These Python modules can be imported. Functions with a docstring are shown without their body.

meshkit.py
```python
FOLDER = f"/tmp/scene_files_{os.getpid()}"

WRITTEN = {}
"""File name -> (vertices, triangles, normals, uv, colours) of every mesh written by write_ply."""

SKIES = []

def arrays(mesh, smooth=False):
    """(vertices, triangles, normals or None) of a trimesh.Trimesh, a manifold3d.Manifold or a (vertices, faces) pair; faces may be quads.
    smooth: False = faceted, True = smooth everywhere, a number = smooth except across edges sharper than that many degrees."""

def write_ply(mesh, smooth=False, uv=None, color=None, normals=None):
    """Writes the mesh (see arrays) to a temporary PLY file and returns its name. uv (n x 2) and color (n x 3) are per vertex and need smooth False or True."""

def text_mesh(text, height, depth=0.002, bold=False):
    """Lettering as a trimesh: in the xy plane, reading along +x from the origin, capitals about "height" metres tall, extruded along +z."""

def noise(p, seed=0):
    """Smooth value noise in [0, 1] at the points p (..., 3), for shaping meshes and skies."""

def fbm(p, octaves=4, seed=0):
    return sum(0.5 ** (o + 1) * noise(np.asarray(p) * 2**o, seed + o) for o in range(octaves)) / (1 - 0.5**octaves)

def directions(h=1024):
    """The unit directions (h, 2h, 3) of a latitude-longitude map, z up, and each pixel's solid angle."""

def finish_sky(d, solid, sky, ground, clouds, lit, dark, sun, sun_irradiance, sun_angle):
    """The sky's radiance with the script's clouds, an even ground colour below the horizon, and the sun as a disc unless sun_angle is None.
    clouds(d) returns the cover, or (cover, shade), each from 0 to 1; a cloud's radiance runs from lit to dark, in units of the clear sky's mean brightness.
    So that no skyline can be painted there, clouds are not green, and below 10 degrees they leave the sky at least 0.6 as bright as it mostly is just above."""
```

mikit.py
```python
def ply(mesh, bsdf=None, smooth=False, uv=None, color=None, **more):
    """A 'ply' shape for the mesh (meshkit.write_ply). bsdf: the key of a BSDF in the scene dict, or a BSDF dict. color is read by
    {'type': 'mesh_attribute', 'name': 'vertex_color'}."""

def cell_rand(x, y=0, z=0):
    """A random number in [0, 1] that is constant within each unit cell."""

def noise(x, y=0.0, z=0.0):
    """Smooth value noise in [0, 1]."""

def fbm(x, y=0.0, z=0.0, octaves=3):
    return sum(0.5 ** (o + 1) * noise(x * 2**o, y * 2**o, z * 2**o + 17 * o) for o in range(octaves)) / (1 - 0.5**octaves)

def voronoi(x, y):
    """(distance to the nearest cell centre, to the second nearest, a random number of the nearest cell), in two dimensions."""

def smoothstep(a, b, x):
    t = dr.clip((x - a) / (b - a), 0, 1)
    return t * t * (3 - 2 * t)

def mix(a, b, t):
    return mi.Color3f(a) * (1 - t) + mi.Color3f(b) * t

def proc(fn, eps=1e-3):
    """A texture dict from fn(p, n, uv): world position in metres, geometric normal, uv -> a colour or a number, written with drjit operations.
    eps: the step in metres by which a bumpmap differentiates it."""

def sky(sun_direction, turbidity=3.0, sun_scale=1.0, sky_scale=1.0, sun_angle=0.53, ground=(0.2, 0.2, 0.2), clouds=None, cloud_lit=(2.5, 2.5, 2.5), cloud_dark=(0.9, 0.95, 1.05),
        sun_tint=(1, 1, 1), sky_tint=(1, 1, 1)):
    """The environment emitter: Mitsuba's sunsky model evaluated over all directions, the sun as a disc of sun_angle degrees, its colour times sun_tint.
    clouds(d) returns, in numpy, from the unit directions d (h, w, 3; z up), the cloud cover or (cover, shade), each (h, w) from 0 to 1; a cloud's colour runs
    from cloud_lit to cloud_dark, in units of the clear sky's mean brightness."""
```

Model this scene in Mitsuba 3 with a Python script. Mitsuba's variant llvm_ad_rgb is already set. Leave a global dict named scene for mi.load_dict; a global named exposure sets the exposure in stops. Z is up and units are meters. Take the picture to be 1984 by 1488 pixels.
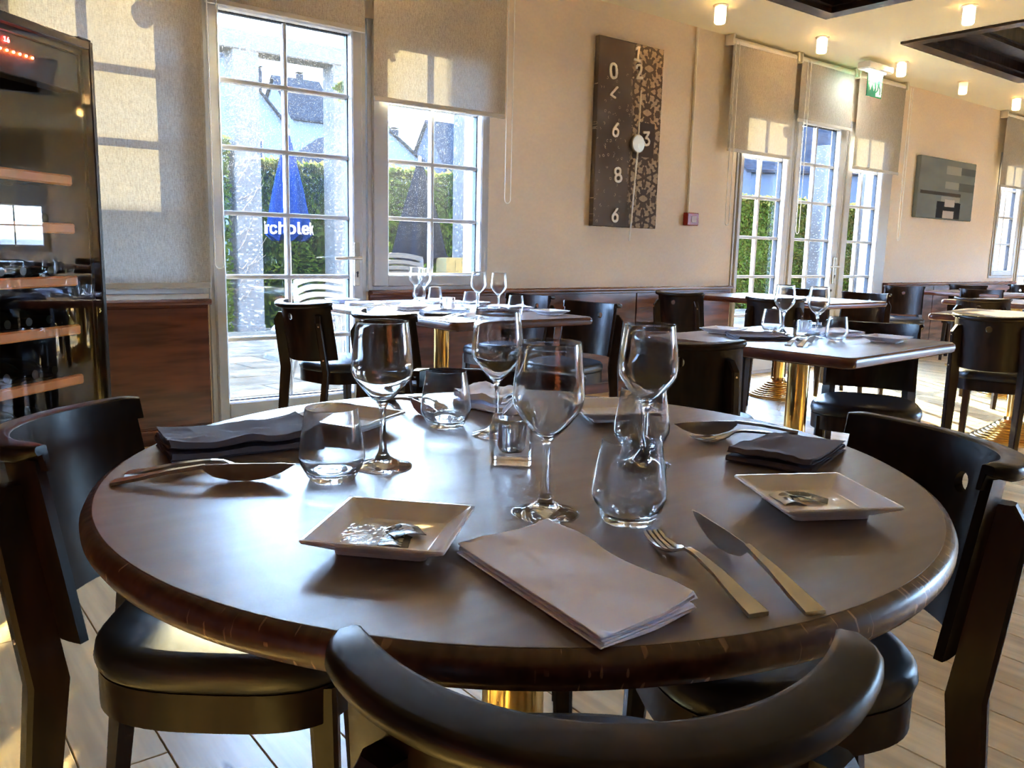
import math, random
import numpy as np, trimesh, mitsuba as mi, mikit, meshkit, drjit as dr
import manifold3d as m3
import shapely
from shapely.geometry import Polygon, LineString, Point, box as sbox
from shapely.ops import unary_union
from mikit import proc, fbm, noise, cell_rand, voronoi, smoothstep, mix

random.seed(7); rng = np.random.default_rng(7)
scene, labels = {}, {}
T4 = mi.ScalarTransform4f

# ------------------------------------------------------------------ camera, sky, exposure
CAM = np.array([0, 0, 1.06])
def cam_axes(yaw, pitch, roll):
    cy, sy, cp, sp = math.cos(yaw), math.sin(yaw), math.cos(pitch), math.sin(pitch)
    f = np.array([sy*cp, cy*cp, -sp]); r = np.array([cy, -sy, 0]); u = np.cross(r, f)
    c, s = math.cos(roll), math.sin(roll)
    return np.array([c*r + s*u, -s*r + c*u, f])
YAW = math.radians(37.95)
M1 = cam_axes(YAW, math.radians(9.15), math.radians(1.33))
scene['camera'] = {'type': 'perspective', 'fov': 2*math.degrees(math.atan(992/1615)), 'fov_axis': 'x', 'near_clip': 0.02,
                   'to_world': T4().look_at(CAM.tolist(), (CAM + M1[2]).tolist(), M1[1].tolist())}
SUN_AZ, SUN_EL = math.radians(34.0), math.radians(16.6)
SUN = [math.sin(SUN_AZ)*math.cos(SUN_EL), math.cos(SUN_AZ)*math.cos(SUN_EL), math.sin(SUN_EL)]
def cloud(d):
    n = meshkit.fbm(d*np.array([2.2, 2.2, 5]), 4, 3)
    return np.clip(0.55 + 1.4*(n - 0.5), 0, 1), np.clip(1.2*(meshkit.fbm(d*3 + 9, 3, 5) - 0.35), 0, 1)
scene['sky'] = mikit.sky(SUN, turbidity=2.2, sun_scale=2.0, sky_scale=8.5, ground=(0.25, 0.24, 0.22), clouds=cloud,
                         cloud_lit=(0.98, 1.5, 2.65), cloud_dark=(0.62, 0.96, 1.7), sky_tint=(0.72, 0.98, 1.4), sun_tint=(0.88, 1.09, 1.16))
exposure = 5.6
LAMP = 0.24

# ------------------------------------------------------------------ helpers
def fresh(key):
    if key not in scene and key not in labels: return key
    i = 1
    while f'{key}_{i:03d}' in scene or f'{key}_{i:03d}' in labels: i += 1
    return f'{key}_{i:03d}'
def lab(key, label=None, cat=None, group=None, kind=None):
    d = labels.setdefault(key, {})
    for k, v in (('label', label), ('category', cat), ('group', group), ('kind', kind)):
        if v: d[k] = v
    return key
def thing(name, label=None, cat=None, group=None, kind=None):
    k = fresh(name); labels[k] = {}
    return lab(k, label, cat, group, kind)
def W(M):
    return T4(np.asarray(M, float).tolist())
def add(name, mesh, mat, parent=None, smooth=30, M=None, label=None, cat=None, group=None, kind=None, **kw):
    k = fresh(f'{parent}__{name}' if parent else name)
    d = dict(mesh) if isinstance(mesh, dict) else mikit.ply(mesh, mat, smooth=smooth, **kw)
    if M is not None: d['to_world'] = W(M)
    scene[k] = d
    if label or cat or group or kind: lab(k, label, cat, group, kind)
    return k
def place(proto, name, M, label, cat, group=None):
    """proto: list of (part path, ply dict); M: 4x4"""
    t = thing(name, label, cat, group); last = {}
    for path, d in proto:
        segs = path.split('__')
        par = t if len(segs) == 1 else last[segs[0]]
        k = fresh(f'{par}__{segs[-1]}')
        if len(segs) == 1: last[segs[0]] = k
        scene[k] = {**d, 'to_world': W(M)}
    return t
def place1(ply, name, M, label, cat, group=None):
    k = fresh(name); scene[k] = {**ply, 'to_world': W(M)}
    return lab(k, label, cat, group)
def rz(a):
    c, s = math.cos(a), math.sin(a); m = np.eye(4); m[:2, :2] = [[c, -s], [s, c]]; return m
def rx(a):
    c, s = math.cos(a), math.sin(a); m = np.eye(4); m[1:3, 1:3] = [[c, -s], [s, c]]; return m
def ry(a):
    c, s = math.cos(a), math.sin(a); m = np.eye(4); m[0, 0] = c; m[0, 2] = s; m[2, 0] = -s; m[2, 2] = c; return m
def tr(x, y, z=0):
    m = np.eye(4); m[:3, 3] = [x, y, z]; return m
def box(x0, x1, y0, y1, z0, z1):
    return trimesh.creation.box(bounds=[[min(x0, x1), min(y0, y1), min(z0, z1)], [max(x0, x1), max(y0, y1), max(z0, z1)]])
def cbox(x0, x1, y0, y1, z0, z1, b=0.003):
    b = min(b, 0.45*min(abs(x1-x0), abs(y1-y0), abs(z1-z0)))
    pts = []
    for x, sx in ((x0, 1), (x1, -1)):
        for y, sy in ((y0, 1), (y1, -1)):
            for z, sz in ((z0, 1), (z1, -1)):
                pts += [[x, y + sy*b, z + sz*b], [x + sx*b, y, z + sz*b], [x + sx*b, y + sy*b, z]]
    return trimesh.convex.convex_hull(np.array(pts))
def cat_(*ms):
    ms = [m for g in ms for m in (g if isinstance(g, (list, tuple)) else [g])]
    return trimesh.util.concatenate(ms)
def lathe(prof, n=40):
    m = trimesh.creation.revolve(np.array(prof, float), sections=n)
    if m.volume < 0: m.invert()
    return m
def spl(prof, k=4):
    """Catmull-Rom through the profile points"""
    p = np.array(prof, float); q = np.vstack([2*p[0]-p[1], p, 2*p[-1]-p[-2]]); out = []
    for i in range(1, len(q)-2):
        for t in np.arange(k)/k:
            a, b, c, d = q[i-1], q[i], q[i+1], q[i+2]
            out.append(0.5*((2*b) + (c-a)*t + (2*a-5*b+4*c-d)*t*t + (3*b-a-3*c+d)*t**3))
    out.append(p[-1]); out = np.array(out); out[:, 0] = np.maximum(out[:, 0], 0); return out
def tube(path, r, n=8, closed=False):
    p = np.array(path, float); N = len(p)
    t = np.gradient(p, axis=0) if not closed else np.roll(p, -1, 0) - np.roll(p, 1, 0)
    t /= np.linalg.norm(t, axis=1, keepdims=True) + 1e-12
    a = np.cross(t, [0.013, 0.9, 0.31]); a /= np.linalg.norm(a, axis=1, keepdims=True); b = np.cross(t, a)
    r = np.broadcast_to(r, (N,)); an = np.arange(n)*2*np.pi/n
    v = p[:, None] + r[:, None, None]*(np.cos(an)[None, :, None]*a[:, None] + np.sin(an)[None, :, None]*b[:, None])
    f = []
    for i in range(N if closed else N-1):
        for j in range(n):
            i2 = (i+1) % N; j2 = (j+1) % n
            f += [[i*n+j, i*n+j2, i2*n+j2], [i*n+j, i2*n+j2, i2*n+j]]
    v = v.reshape(-1, 3)
    if not closed:
        v = np.vstack([v, p[0], p[-1]]); c = len(v)-2
        for j in range(n):
            f += [[c, (j+1) % n, j], [c+1, (N-1)*n+j, (N-1)*n+(j+1) % n]]
    m = trimesh.Trimesh(v, f, process=False)
    if m.volume < 0: m.invert()
    return m
def loft(rings, cap=True):
    """rings: (k, n, 3) closed sections -> mesh"""
    R = np.array(rings, float); k, n = R.shape[:2]; f = []
    for i in range(k-1):
        for j in range(n):
            j2 = (j+1) % n
            f += [[i*n+j, i*n+j2, (i+1)*n+j2], [i*n+j, (i+1)*n+j2, (i+1)*n+j]]
    v = R.reshape(-1, 3)
    if cap:
        v = np.vstack([v, R[0].mean(0), R[-1].mean(0)]); c = len(v)-2
        for j in range(n):
            f += [[c, (j+1) % n, j], [c+1, (k-1)*n+j, (k-1)*n+(j+1) % n]]
    m = trimesh.Trimesh(v, f, process=False)
    if m.volume < 0: m.invert()
    return m
def extr(poly, h, z=0):
    gs = getattr(poly, 'geoms', [poly]); ms = []
    for g in gs:
        m = trimesh.creation.extrude_polygon(g, h, engine='earcut'); m.apply_translation([0, 0, z]); ms.append(m)
    return trimesh.util.concatenate(ms)
def man(mesh):
    mesh = mesh.copy(); mesh.merge_vertices()
    return m3.Manifold(m3.Mesh(np.array(mesh.vertices, np.float32), np.array(mesh.faces, np.uint32)))
def unman(m):
    q = m.to_mesh(); return trimesh.Trimesh(q.vert_properties[:, :3], q.tri_verts, process=False)
def rrect(w, d, r, n=6):
    return sbox(-w/2+r, -d/2+r, w/2-r, d/2-r).buffer(r, quad_segs=n)
def xf(mesh, M):
    m = mesh.copy(); m.apply_transform(M); return m

# ------------------------------------------------------------------ materials
def rgb(c): return {'type': 'rgb', 'value': list(c)}
def pbr(name, c, rough=0.5, metal=0.0, spec=0.5, **kw):
    scene[name] = {'type': 'principled', 'base_color': c if isinstance(c, dict) else rgb(c), 'roughness': rough, 'metallic': metal, 'specular': spec, **kw}
    return name
def two(name, inner):
    scene[name] = {'type': 'twosided', 'bsdf': inner}; return name
def f_dark(p, n, uv):
    g = fbm(p.x*34, p.y*34, p.z*5, 3)
    return mix((0.004, 0.002, 0.0013), (0.017, 0.0065, 0.0036), smoothstep(0.3, 0.75, g))
def f_mahog(p, n, uv):
    g = fbm(p.x*3.5, p.y*9, p.z*24, 4)
    return mix((0.05, 0.012, 0.006), (0.13, 0.032, 0.013), smoothstep(0.3, 0.7, g))
def f_edge(p, n, uv):
    a = dr.atan2(p.y - 0.887, p.x - 0.706)
    g = fbm(a*60, p.z*90, 0, 3); w = smoothstep(0.84, 0.90, noise(a*160, p.z*70, 3))*smoothstep(0.45, 0.6, noise(a*7, 2, 3))
    return mix(mix((0.020, 0.007, 0.004), (0.07, 0.023, 0.010), g), (0.30, 0.17, 0.09), w*0.55)
def f_top(p, n, uv):
    g = fbm(p.x*7, p.y*60, 0, 3)
    return mix((0.085, 0.060, 0.048), (0.118, 0.083, 0.065), g)
def f_topb(p, n, uv): return fbm(p.x*420, p.y*420, 0, 2)
def f_floor(p, n, uv):
    t = uv.x*40
    g = fbm(p.x*42 + t*7, p.y*2.6 + t, t, 4); h = fbm(p.x*8 + t, p.y*0.9 + t*3, 2, 2)
    d1, _, k = voronoi(p.x*5 + t, p.y*1.3 + t)
    kn = (1 - smoothstep(0.02, 0.07, d1))*smoothstep(0.72, 0.8, k)
    c = mix((0.44, 0.31, 0.145), (0.66, 0.49, 0.25), smoothstep(0.25, 0.75, 0.6*g + 0.4*h))
    c = c*(0.82 + 0.32*uv.y)
    return mix(c, (0.13, 0.07, 0.03), kn*0.8)
def f_wall(p, n, uv):
    g = fbm(p.x*60, p.y*60, p.z*60, 2)
    return mix((0.66, 0.55, 0.42), (0.72, 0.60, 0.465), g)
def f_blind(p, n, uv):
    g = noise(p.x*330, p.z*70, 1)*0.6 + noise(p.x*150, p.z*330, 5)*0.4
    return mix((0.25, 0.222, 0.18), (0.42, 0.38, 0.315), g)
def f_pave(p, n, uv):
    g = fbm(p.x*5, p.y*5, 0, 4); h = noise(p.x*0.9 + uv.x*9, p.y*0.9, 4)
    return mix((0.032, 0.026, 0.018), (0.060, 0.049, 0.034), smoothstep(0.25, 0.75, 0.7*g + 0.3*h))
def f_pillar(p, n, uv):
    g = fbm(p.x*2, p.y*2, p.z*3, 3); s = smoothstep(0.74, 0.8, noise(p.x*30, p.y*30, p.z*30))
    return mix(mix((0.046, 0.042, 0.037), (0.062, 0.057, 0.051), g), (0.2, 0.2, 0.2), s*0.5)
def f_roof(p, n, uv):
    r = dr.floor(p.z*5); g = cell_rand(dr.floor(p.x*3 + 0.5*(r - 2*dr.floor(r/2))), dr.floor(p.y*3), r)
    return mix((0.006, 0.0062, 0.0075), (0.012, 0.0125, 0.014), g)
def f_specks(p, n, uv):
    d1, _, k = voronoi(p.x*150, p.z*110)
    d2, _, k2 = voronoi(p.x*40 + 7, p.z*14 + p.x*9)
    zone = smoothstep(0.9, 1.7, p.z)*(0.35 + 0.9*fbm(p.x*4, p.z*4, 3, 2))
    s = (1 - smoothstep(0.10, 0.24, d1))*smoothstep(0.55, 0.7, k)
    s2 = (1 - smoothstep(0.03, 0.09, d2))*smoothstep(0.5, 0.6, k2)
    return dr.clip(0.002 + zone*(0.007 + 0.16*s + 0.11*s2), 0, 1)
def f_clock(p, n, uv):
    u = (p.x - 4.22)/0.665; v = (2.56 - p.z)/1.315
    base = mix((0.055, 0.045, 0.037), (0.13, 0.115, 0.098), smoothstep(0.3, 0.75, fbm(p.x*3, p.z*2.2, 3, 3)))
    base = mix(base, (0.06, 0.035, 0.022), smoothstep(0.25, 0.5, fbm(p.x*4+3, p.z*5, 8, 2))*0.5)
    # damask half
    U = (u - 0.77)/0.21; V = dr.abs((v*4.2) - dr.floor(v*4.2) - 0.5)*2; A = dr.abs(U)
    q = dr.sin(A*9 + dr.sin(V*7)*1.6)*dr.cos(V*11 - A*4) + 0.55*dr.sin(A*17 + V*13)*dr.sin(V*19 - A*7)
    orn = smoothstep(0.02, 0.16, q)*(0.7 + 0.3*noise(p.x*60, p.z*60, 1))
    dam = mix((0.055, 0.035, 0.022), (0.34, 0.26, 0.17), orn)
    half = smoothstep(0.50, 0.56, u + 0.05*(noise(p.z*6, 1, 2) - 0.5) + 0.08*smoothstep(0.25, 0.45, v)*0)
    c = mix(base, dam, half)
    # scribbles on the dark half
    d1, _, k = voronoi(p.x*26, p.z*26); rr = dr.abs(d1 - 0.22)
    scr = (1 - smoothstep(0.02, 0.05, rr))*smoothstep(0.62, 0.66, k)*smoothstep(0.5, 0.55, noise(p.x*60, p.z*60, 7))*(1 - half)*smoothstep(0.12, 0.2, v)
    c = mix(c, (0.5, 0.42, 0.3), scr*0.8)
    sq = smoothstep(0.64, 0.65, u)*(1 - smoothstep(0.9, 0.91, u))*smoothstep(0.41, 0.415, v)*(1 - smoothstep(0.6, 0.605, v))
    return mix(c, (0.04, 0.025, 0.018), sq)
def f_paint(p, n, uv):
    u = (p.x - 8.87)/1.28; v = (2.14 - p.z)/0.64
    def rect(a, b, c, d): return smoothstep(a, a+.012, u)*(1-smoothstep(b, b+.012, u))*smoothstep(c, c+.012, v)*(1-smoothstep(d, d+.012, v))
    c = mix((0.11, 0.13, 0.125), (0.17, 0.19, 0.18), fbm(p.x*3, p.z*9, 2, 3))
    c = mix(c, (0.30, 0.30, 0.26), rect(0.45, 0.72, 0.10, 0.24)*0.7)
    c = mix(c, (0.30, 0.30, 0.26), rect(0.45, 0.70, 0.36, 0.48)*0.6)
    c = mix(c, (0.05, 0.06, 0.06), (rect(0.72, 0.99, 0.1, 0.22) + rect(0.7, 0.99, 0.36, 0.5))*0.8)
    c = mix(c, (0.04, 0.035, 0.03), rect(0.03, 0.75, 0.545, 0.60))
    c = mix(c, (0.33, 0.31, 0.28), rect(0.40, 0.74, 0.61, 0.70)*0.6)
    c = mix(c, (0.008, 0.008, 0.01), rect(0.33, 0.76, 0.70, 0.98))
    c = mix(c, (0.42, 0.37, 0.33), rect(0.47, 0.65, 0.66, 0.78))
    return mix(c, (0.42, 0.37, 0.33), rect(0.45, 0.65, 0.85, 0.975))
def f_sachet(p, n, uv):
    g = noise(uv.x*7, uv.y*13, 2); b = smoothstep(0.52, 0.56, g)*smoothstep(0.2, 0.24, uv.x)*(1 - smoothstep(0.76, 0.8, uv.x))
    return mix((0.045, 0.045, 0.045), (0.55, 0.56, 0.55), b)
def f_sachet_clear(p, n, uv):
    g = smoothstep(0.55, 0.6, noise(uv.x*9, uv.y*6, 4))*smoothstep(0.25, 0.3, uv.x)*(1 - smoothstep(0.7, 0.75, uv.x))
    d = dr.sqrt(dr.square((uv.x - 0.5)*1.0) + dr.square((uv.y - 0.76)*2.2)); o = 1 - smoothstep(0.2, 0.24, d)
    return mix((0.55, 0.55, 0.53), (0.05, 0.05, 0.05), dr.maximum(g*(1 - smoothstep(0.55, 0.6, uv.y)), o*0.9))
def f_sachet_logo(p, n, uv):
    g = smoothstep(0.5, 0.55, noise(uv.x*14, uv.y*5, 9))*smoothstep(0.35, 0.37, uv.x)*(1 - smoothstep(0.66, 0.68, uv.x))*smoothstep(0.2, 0.25, uv.y)*(1 - smoothstep(0.75, 0.8, uv.y))
    return mix((0.018, 0.018, 0.018), (0.5, 0.5, 0.48), g)
def f_bark(p, n, uv): return mix((0.10, 0.06, 0.03), (0.2, 0.13, 0.07), fbm(p.x*30, p.y*30, p.z*6, 2))

pbr('dark_wood', proc(f_dark), 0.36, spec=0.22, clearcoat=0.10, clearcoat_gloss=0.85)
pbr('mahogany', proc(f_mahog), 0.33, clearcoat=0.4, clearcoat_gloss=0.8)
pbr('edge_wood', proc(f_edge), 0.30, clearcoat=0.6, clearcoat_gloss=0.85)
scene['top_laminate'] = {'type': 'bumpmap', 'arbitrary': proc(f_topb, 4e-4), 'scale': 0.00010,
                         'bsdf': {'type': 'principled', 'base_color': proc(f_top), 'roughness': 0.35, 'eta': 1.8}}
pbr('leather', (0.008, 0.0085, 0.010), 0.38, spec=0.6)
pbr('brass', (0.85, 0.60, 0.24), 0.16, 1.0)
pbr('steel', (0.66, 0.63, 0.58), 0.18, 1.0)
pbr('hub_metal', (0.36, 0.31, 0.24), 0.42, 1.0)
pbr('brushed', (0.62, 0.56, 0.47), 0.34, 1.0)
pbr('porcelain', (0.84, 0.84, 0.87), 0.12, spec=0.5)
two('napkin_white', {'type': 'principled', 'base_color': rgb((0.92, 0.92, 0.99)), 'roughness': 0.9, 'specular': 0.1, 'sheen': 0.3})
two('napkin_grey', {'type': 'principled', 'base_color': rgb((0.085, 0.072, 0.085)), 'roughness': 0.85, 'specular': 0.15, 'sheen': 0.5})
scene['glass'] = {'type': 'dielectric', 'int_ior': 1.5, 'ext_ior': 1.0}
scene['pane'] = {'type': 'thindielectric', 'int_ior': 1.5}
pbr('floor_oak', proc(f_floor), 0.34, spec=0.45)
pbr('joint', (0.035, 0.022, 0.013), 0.8)
pbr('plaster', proc(f_wall), 0.75, spec=0.2)
pbr('ceiling_paint', (0.64, 0.59, 0.44), 0.8, spec=0.1)
pbr('pvc', (0.40, 0.385, 0.37), 0.40, spec=0.4)
pbr('pvc_warm', (0.72, 0.66, 0.55), 0.4)
pbr('gasket', (0.012, 0.012, 0.014), 0.6)
scene['fabric'] = {'type': 'principledthin', 'base_color': proc(f_blind), 'roughness': 0.9, 'diff_trans': 0.12, 'spec_trans': 0.0}
pbr('blind_bar', (0.42, 0.38, 0.32), 0.5)
pbr('chain', (0.80, 0.77, 0.70), 0.4)
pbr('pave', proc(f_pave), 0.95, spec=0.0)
pbr('soil', (0.012, 0.010, 0.007), 0.95, spec=0.0)
pbr('render_grey', proc(f_pillar), 0.9, spec=0.0)
pbr('house_white', (0.055, 0.057, 0.062), 0.95, spec=0.0)
pbr('house_blue', (0.030, 0.033, 0.040), 0.95, spec=0.0)
pbr('roof', proc(f_roof), 0.9, spec=0.0)
pbr('house_glass', (0.01, 0.013, 0.02), 0.6, spec=0.0)
pbr('brick_red', (0.16, 0.06, 0.04), 0.9)
pbr('black', (0.010, 0.010, 0.011), 0.25)
pbr('black_matt', (0.012, 0.012, 0.012), 0.6)
pbr('shelf_wood', (0.50, 0.20, 0.06), 0.5)
pbr('bottle', (0.010, 0.014, 0.010), 0.12)
pbr('white_plastic', (0.78, 0.77, 0.74), 0.35)
pbr('garden_white', (0.09, 0.09, 0.09), 0.6, spec=0.1); pbr('garden_grey', (0.030, 0.031, 0.033), 0.6, spec=0.1)
pbr('grey_plastic', (0.33, 0.35, 0.37), 0.45)
pbr('alarm_plate', (0.42, 0.30, 0.27), 0.5)
pbr('red', (0.22, 0.012, 0.010), 0.4)
pbr('umbrella_blue', (0.003, 0.009, 0.042), 0.95, spec=0.0)
pbr('umbrella_dark', (0.004, 0.005, 0.0075), 0.95, spec=0.0)
pbr('yellow_wood', (0.075, 0.062, 0.03), 0.9, spec=0.0)
pbr('snow', (0.15, 0.15, 0.155), 0.95, spec=0.0)
pbr('bark', proc(f_bark), 0.9); pbr('hedge_core', (0.004, 0.0055, 0.0015), 0.95, spec=0.0)
pbr('green_sign', (0.01, 0.20, 0.09), 0.4)
pbr('numeral', (0.66, 0.58, 0.44), 0.5)
pbr('clock_print', proc(f_clock), 0.7, spec=0.2)
pbr('painting_print', proc(f_paint), 0.75, spec=0.15)
pbr('sachet', proc(f_sachet), 0.3); pbr('sachet_logo', proc(f_sachet_logo), 0.3); pbr('sachet_clear', proc(f_sachet_clear), 0.25)
scene['dirty'] = {'type': 'blendbsdf', 'weight': proc(f_specks), 'a': {'type': 'thindielectric', 'int_ior': 1.5},
                  'b': {'type': 'principledthin', 'base_color': rgb((0.8, 0.82, 0.85)), 'roughness': 0.9, 'diff_trans': 1.4, 'spec_trans': 0.0}}
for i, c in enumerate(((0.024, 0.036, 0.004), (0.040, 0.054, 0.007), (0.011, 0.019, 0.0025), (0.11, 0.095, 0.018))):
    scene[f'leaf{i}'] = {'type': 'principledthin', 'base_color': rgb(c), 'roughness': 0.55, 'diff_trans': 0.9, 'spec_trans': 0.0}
scene['film'] = {'type': 'thindielectric', 'int_ior': 1.5}
scene['lamp_glass'] = {'type': 'principledthin', 'base_color': rgb((0.9, 0.85, 0.75)), 'roughness': 0.5, 'diff_trans': 1.3, 'spec_trans': 0.0}

# ------------------------------------------------------------------ room shell
CZ = 2.80; X0, X1, Y0, YW = -1.3, 13.0, -4.6, 4.55
add('floor', box(X0, X1, Y0, YW+0.02, -0.10, -0.006), 'joint', smooth=False, kind='structure', label='oak plank floor with dark joints')
# planks run towards the window wall, pitch 0.162 m
def plank(x0, x1, y0, y1):
    g = 0.0012
    v = cbox(x0+g, x1-g, y0+g, y1-g, -0.012, 0.0, 0.0015)
    return v
pl_far, count = [], 0
for i in range(-9, 78):
    x0 = 0.27 + 0.162*i
    L = 1.26; off = (i*0.437 + 0.1*math.sin(i*7.1)) % L
    y = Y0 - L + off
    while y < YW:
        a, b = max(y, Y0), min(y + L, YW); y += L
        if b - a < 0.05: continue
        xm, ym = x0 + 0.081, (a+b)/2
        d = M1 @ np.array([xm, ym, -1.06])
        dn = M1 @ np.array([xm, b, -1.06])
        m = plank(x0, x0+0.162, a, b)
        uv = np.tile([[rng.random(), rng.random()]], (len(m.vertices), 1))
        vis = dn[2] > 0.3 and abs(dn[0]/dn[2]) < 0.75 and b > 0.2 and xm < 9.6
        if vis and count < 290:
            add('plank', m, 'floor_oak', 'floor', smooth=False, uv=uv); count += 1
        else:
            pl_far.append((m, uv))
add('further_planks', cat_([m for m, _ in pl_far]), 'floor_oak', 'floor', smooth=False, uv=np.vstack([u for _, u in pl_far]), kind='stuff')

cm = man(box(X0-0.3, X1+0.3, Y0-0.3, YW+0.3, CZ, CZ+0.45))
coffers = [(3.30, 5.70, 1.30, 3.68), (6.88, 9.05, 1.30, 3.68), (3.30, 5.70, -3.2, 0.1), (6.88, 9.05, -3.2, 0.1)]
for (a, b, c, d) in coffers: cm = cm - man(box(a, b, c, d, CZ-0.1, CZ+0.26))
add('ceiling', unman(cm), 'ceiling_paint', smooth=False, kind='structure', label='cream ceiling with dark wooden coffers')
for (a, b, c, d) in coffers:
    def frame(w, z0, z1, i=0.0, o=0.0):
        P = sbox(a-o, c-o, b+o, d+o).difference(sbox(a+w, c+w, b-w, d-w)); return extr(P, z1-z0, z0)
    k = add('coffer_frame', frame(0.07, CZ-0.02, CZ+0.02, o=0.05), 'dark_wood', 'ceiling', smooth=False, label='dark wooden coffer frame')
    add('step', frame(0.10, CZ+0.02, CZ+0.10), 'dark_wood', k, smooth=False)
    add('step', frame(0.30, CZ+0.10, CZ+0.13), 'dark_wood', k, smooth=False)
    add('step', frame(0.33, CZ+0.13, CZ+0.255), 'dark_wood', k, smooth=False)

add('upper_storey', box(X0-0.3, X1+0.3, Y0-0.28, YW+0.28, CZ+0.46, CZ+3.6), 'plaster', smooth=False, kind='structure')
wb = man(box(X0-0.3, X1+0.3, YW, YW+0.28, -0.1, CZ))
for (a, b, c, d) in ((0.55, 3.31, 0.79, 2.36), (1.47, 2.41, -0.2, 2.36), (5.88, 8.40, -0.2, 2.34), (10.86, 11.56, 0.85, 2.34), (11.60, 12.45, -0.2, 2.34)):
    wb = wb - man(box(a, b, YW-0.1, YW+0.4, c, d))
add('wall_back', unman(wb), 'plaster', smooth=False, kind='structure', label='cream plaster wall with tall windows')
wf = man(box(X0-0.3, X1+0.3, Y0-0.28, Y0, -0.1, CZ))
for (a, b) in (): wf = wf - man(box(a, b, Y0-0.4, Y0+0.1, 0.8, 2.4))
add('wall_front', unman(wf), 'mahogany', smooth=False, kind='structure')
add('wall_left', box(X0-0.28, X0, Y0, YW, -0.1, CZ), 'mahogany', smooth=False, kind='structure')
wr = man(box(X1, X1+0.28, Y0, YW, -0.1, CZ)) - man(box(X1-0.1, X1+0.4, 2.75, 3.75, 0.85, 2.34)) - man(box(X1-0.1, X1+0.4, -4.4, -1.7, 0.85, 2.5))
add('wall_right', unman(wr), 'plaster', smooth=False, kind='structure')

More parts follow.
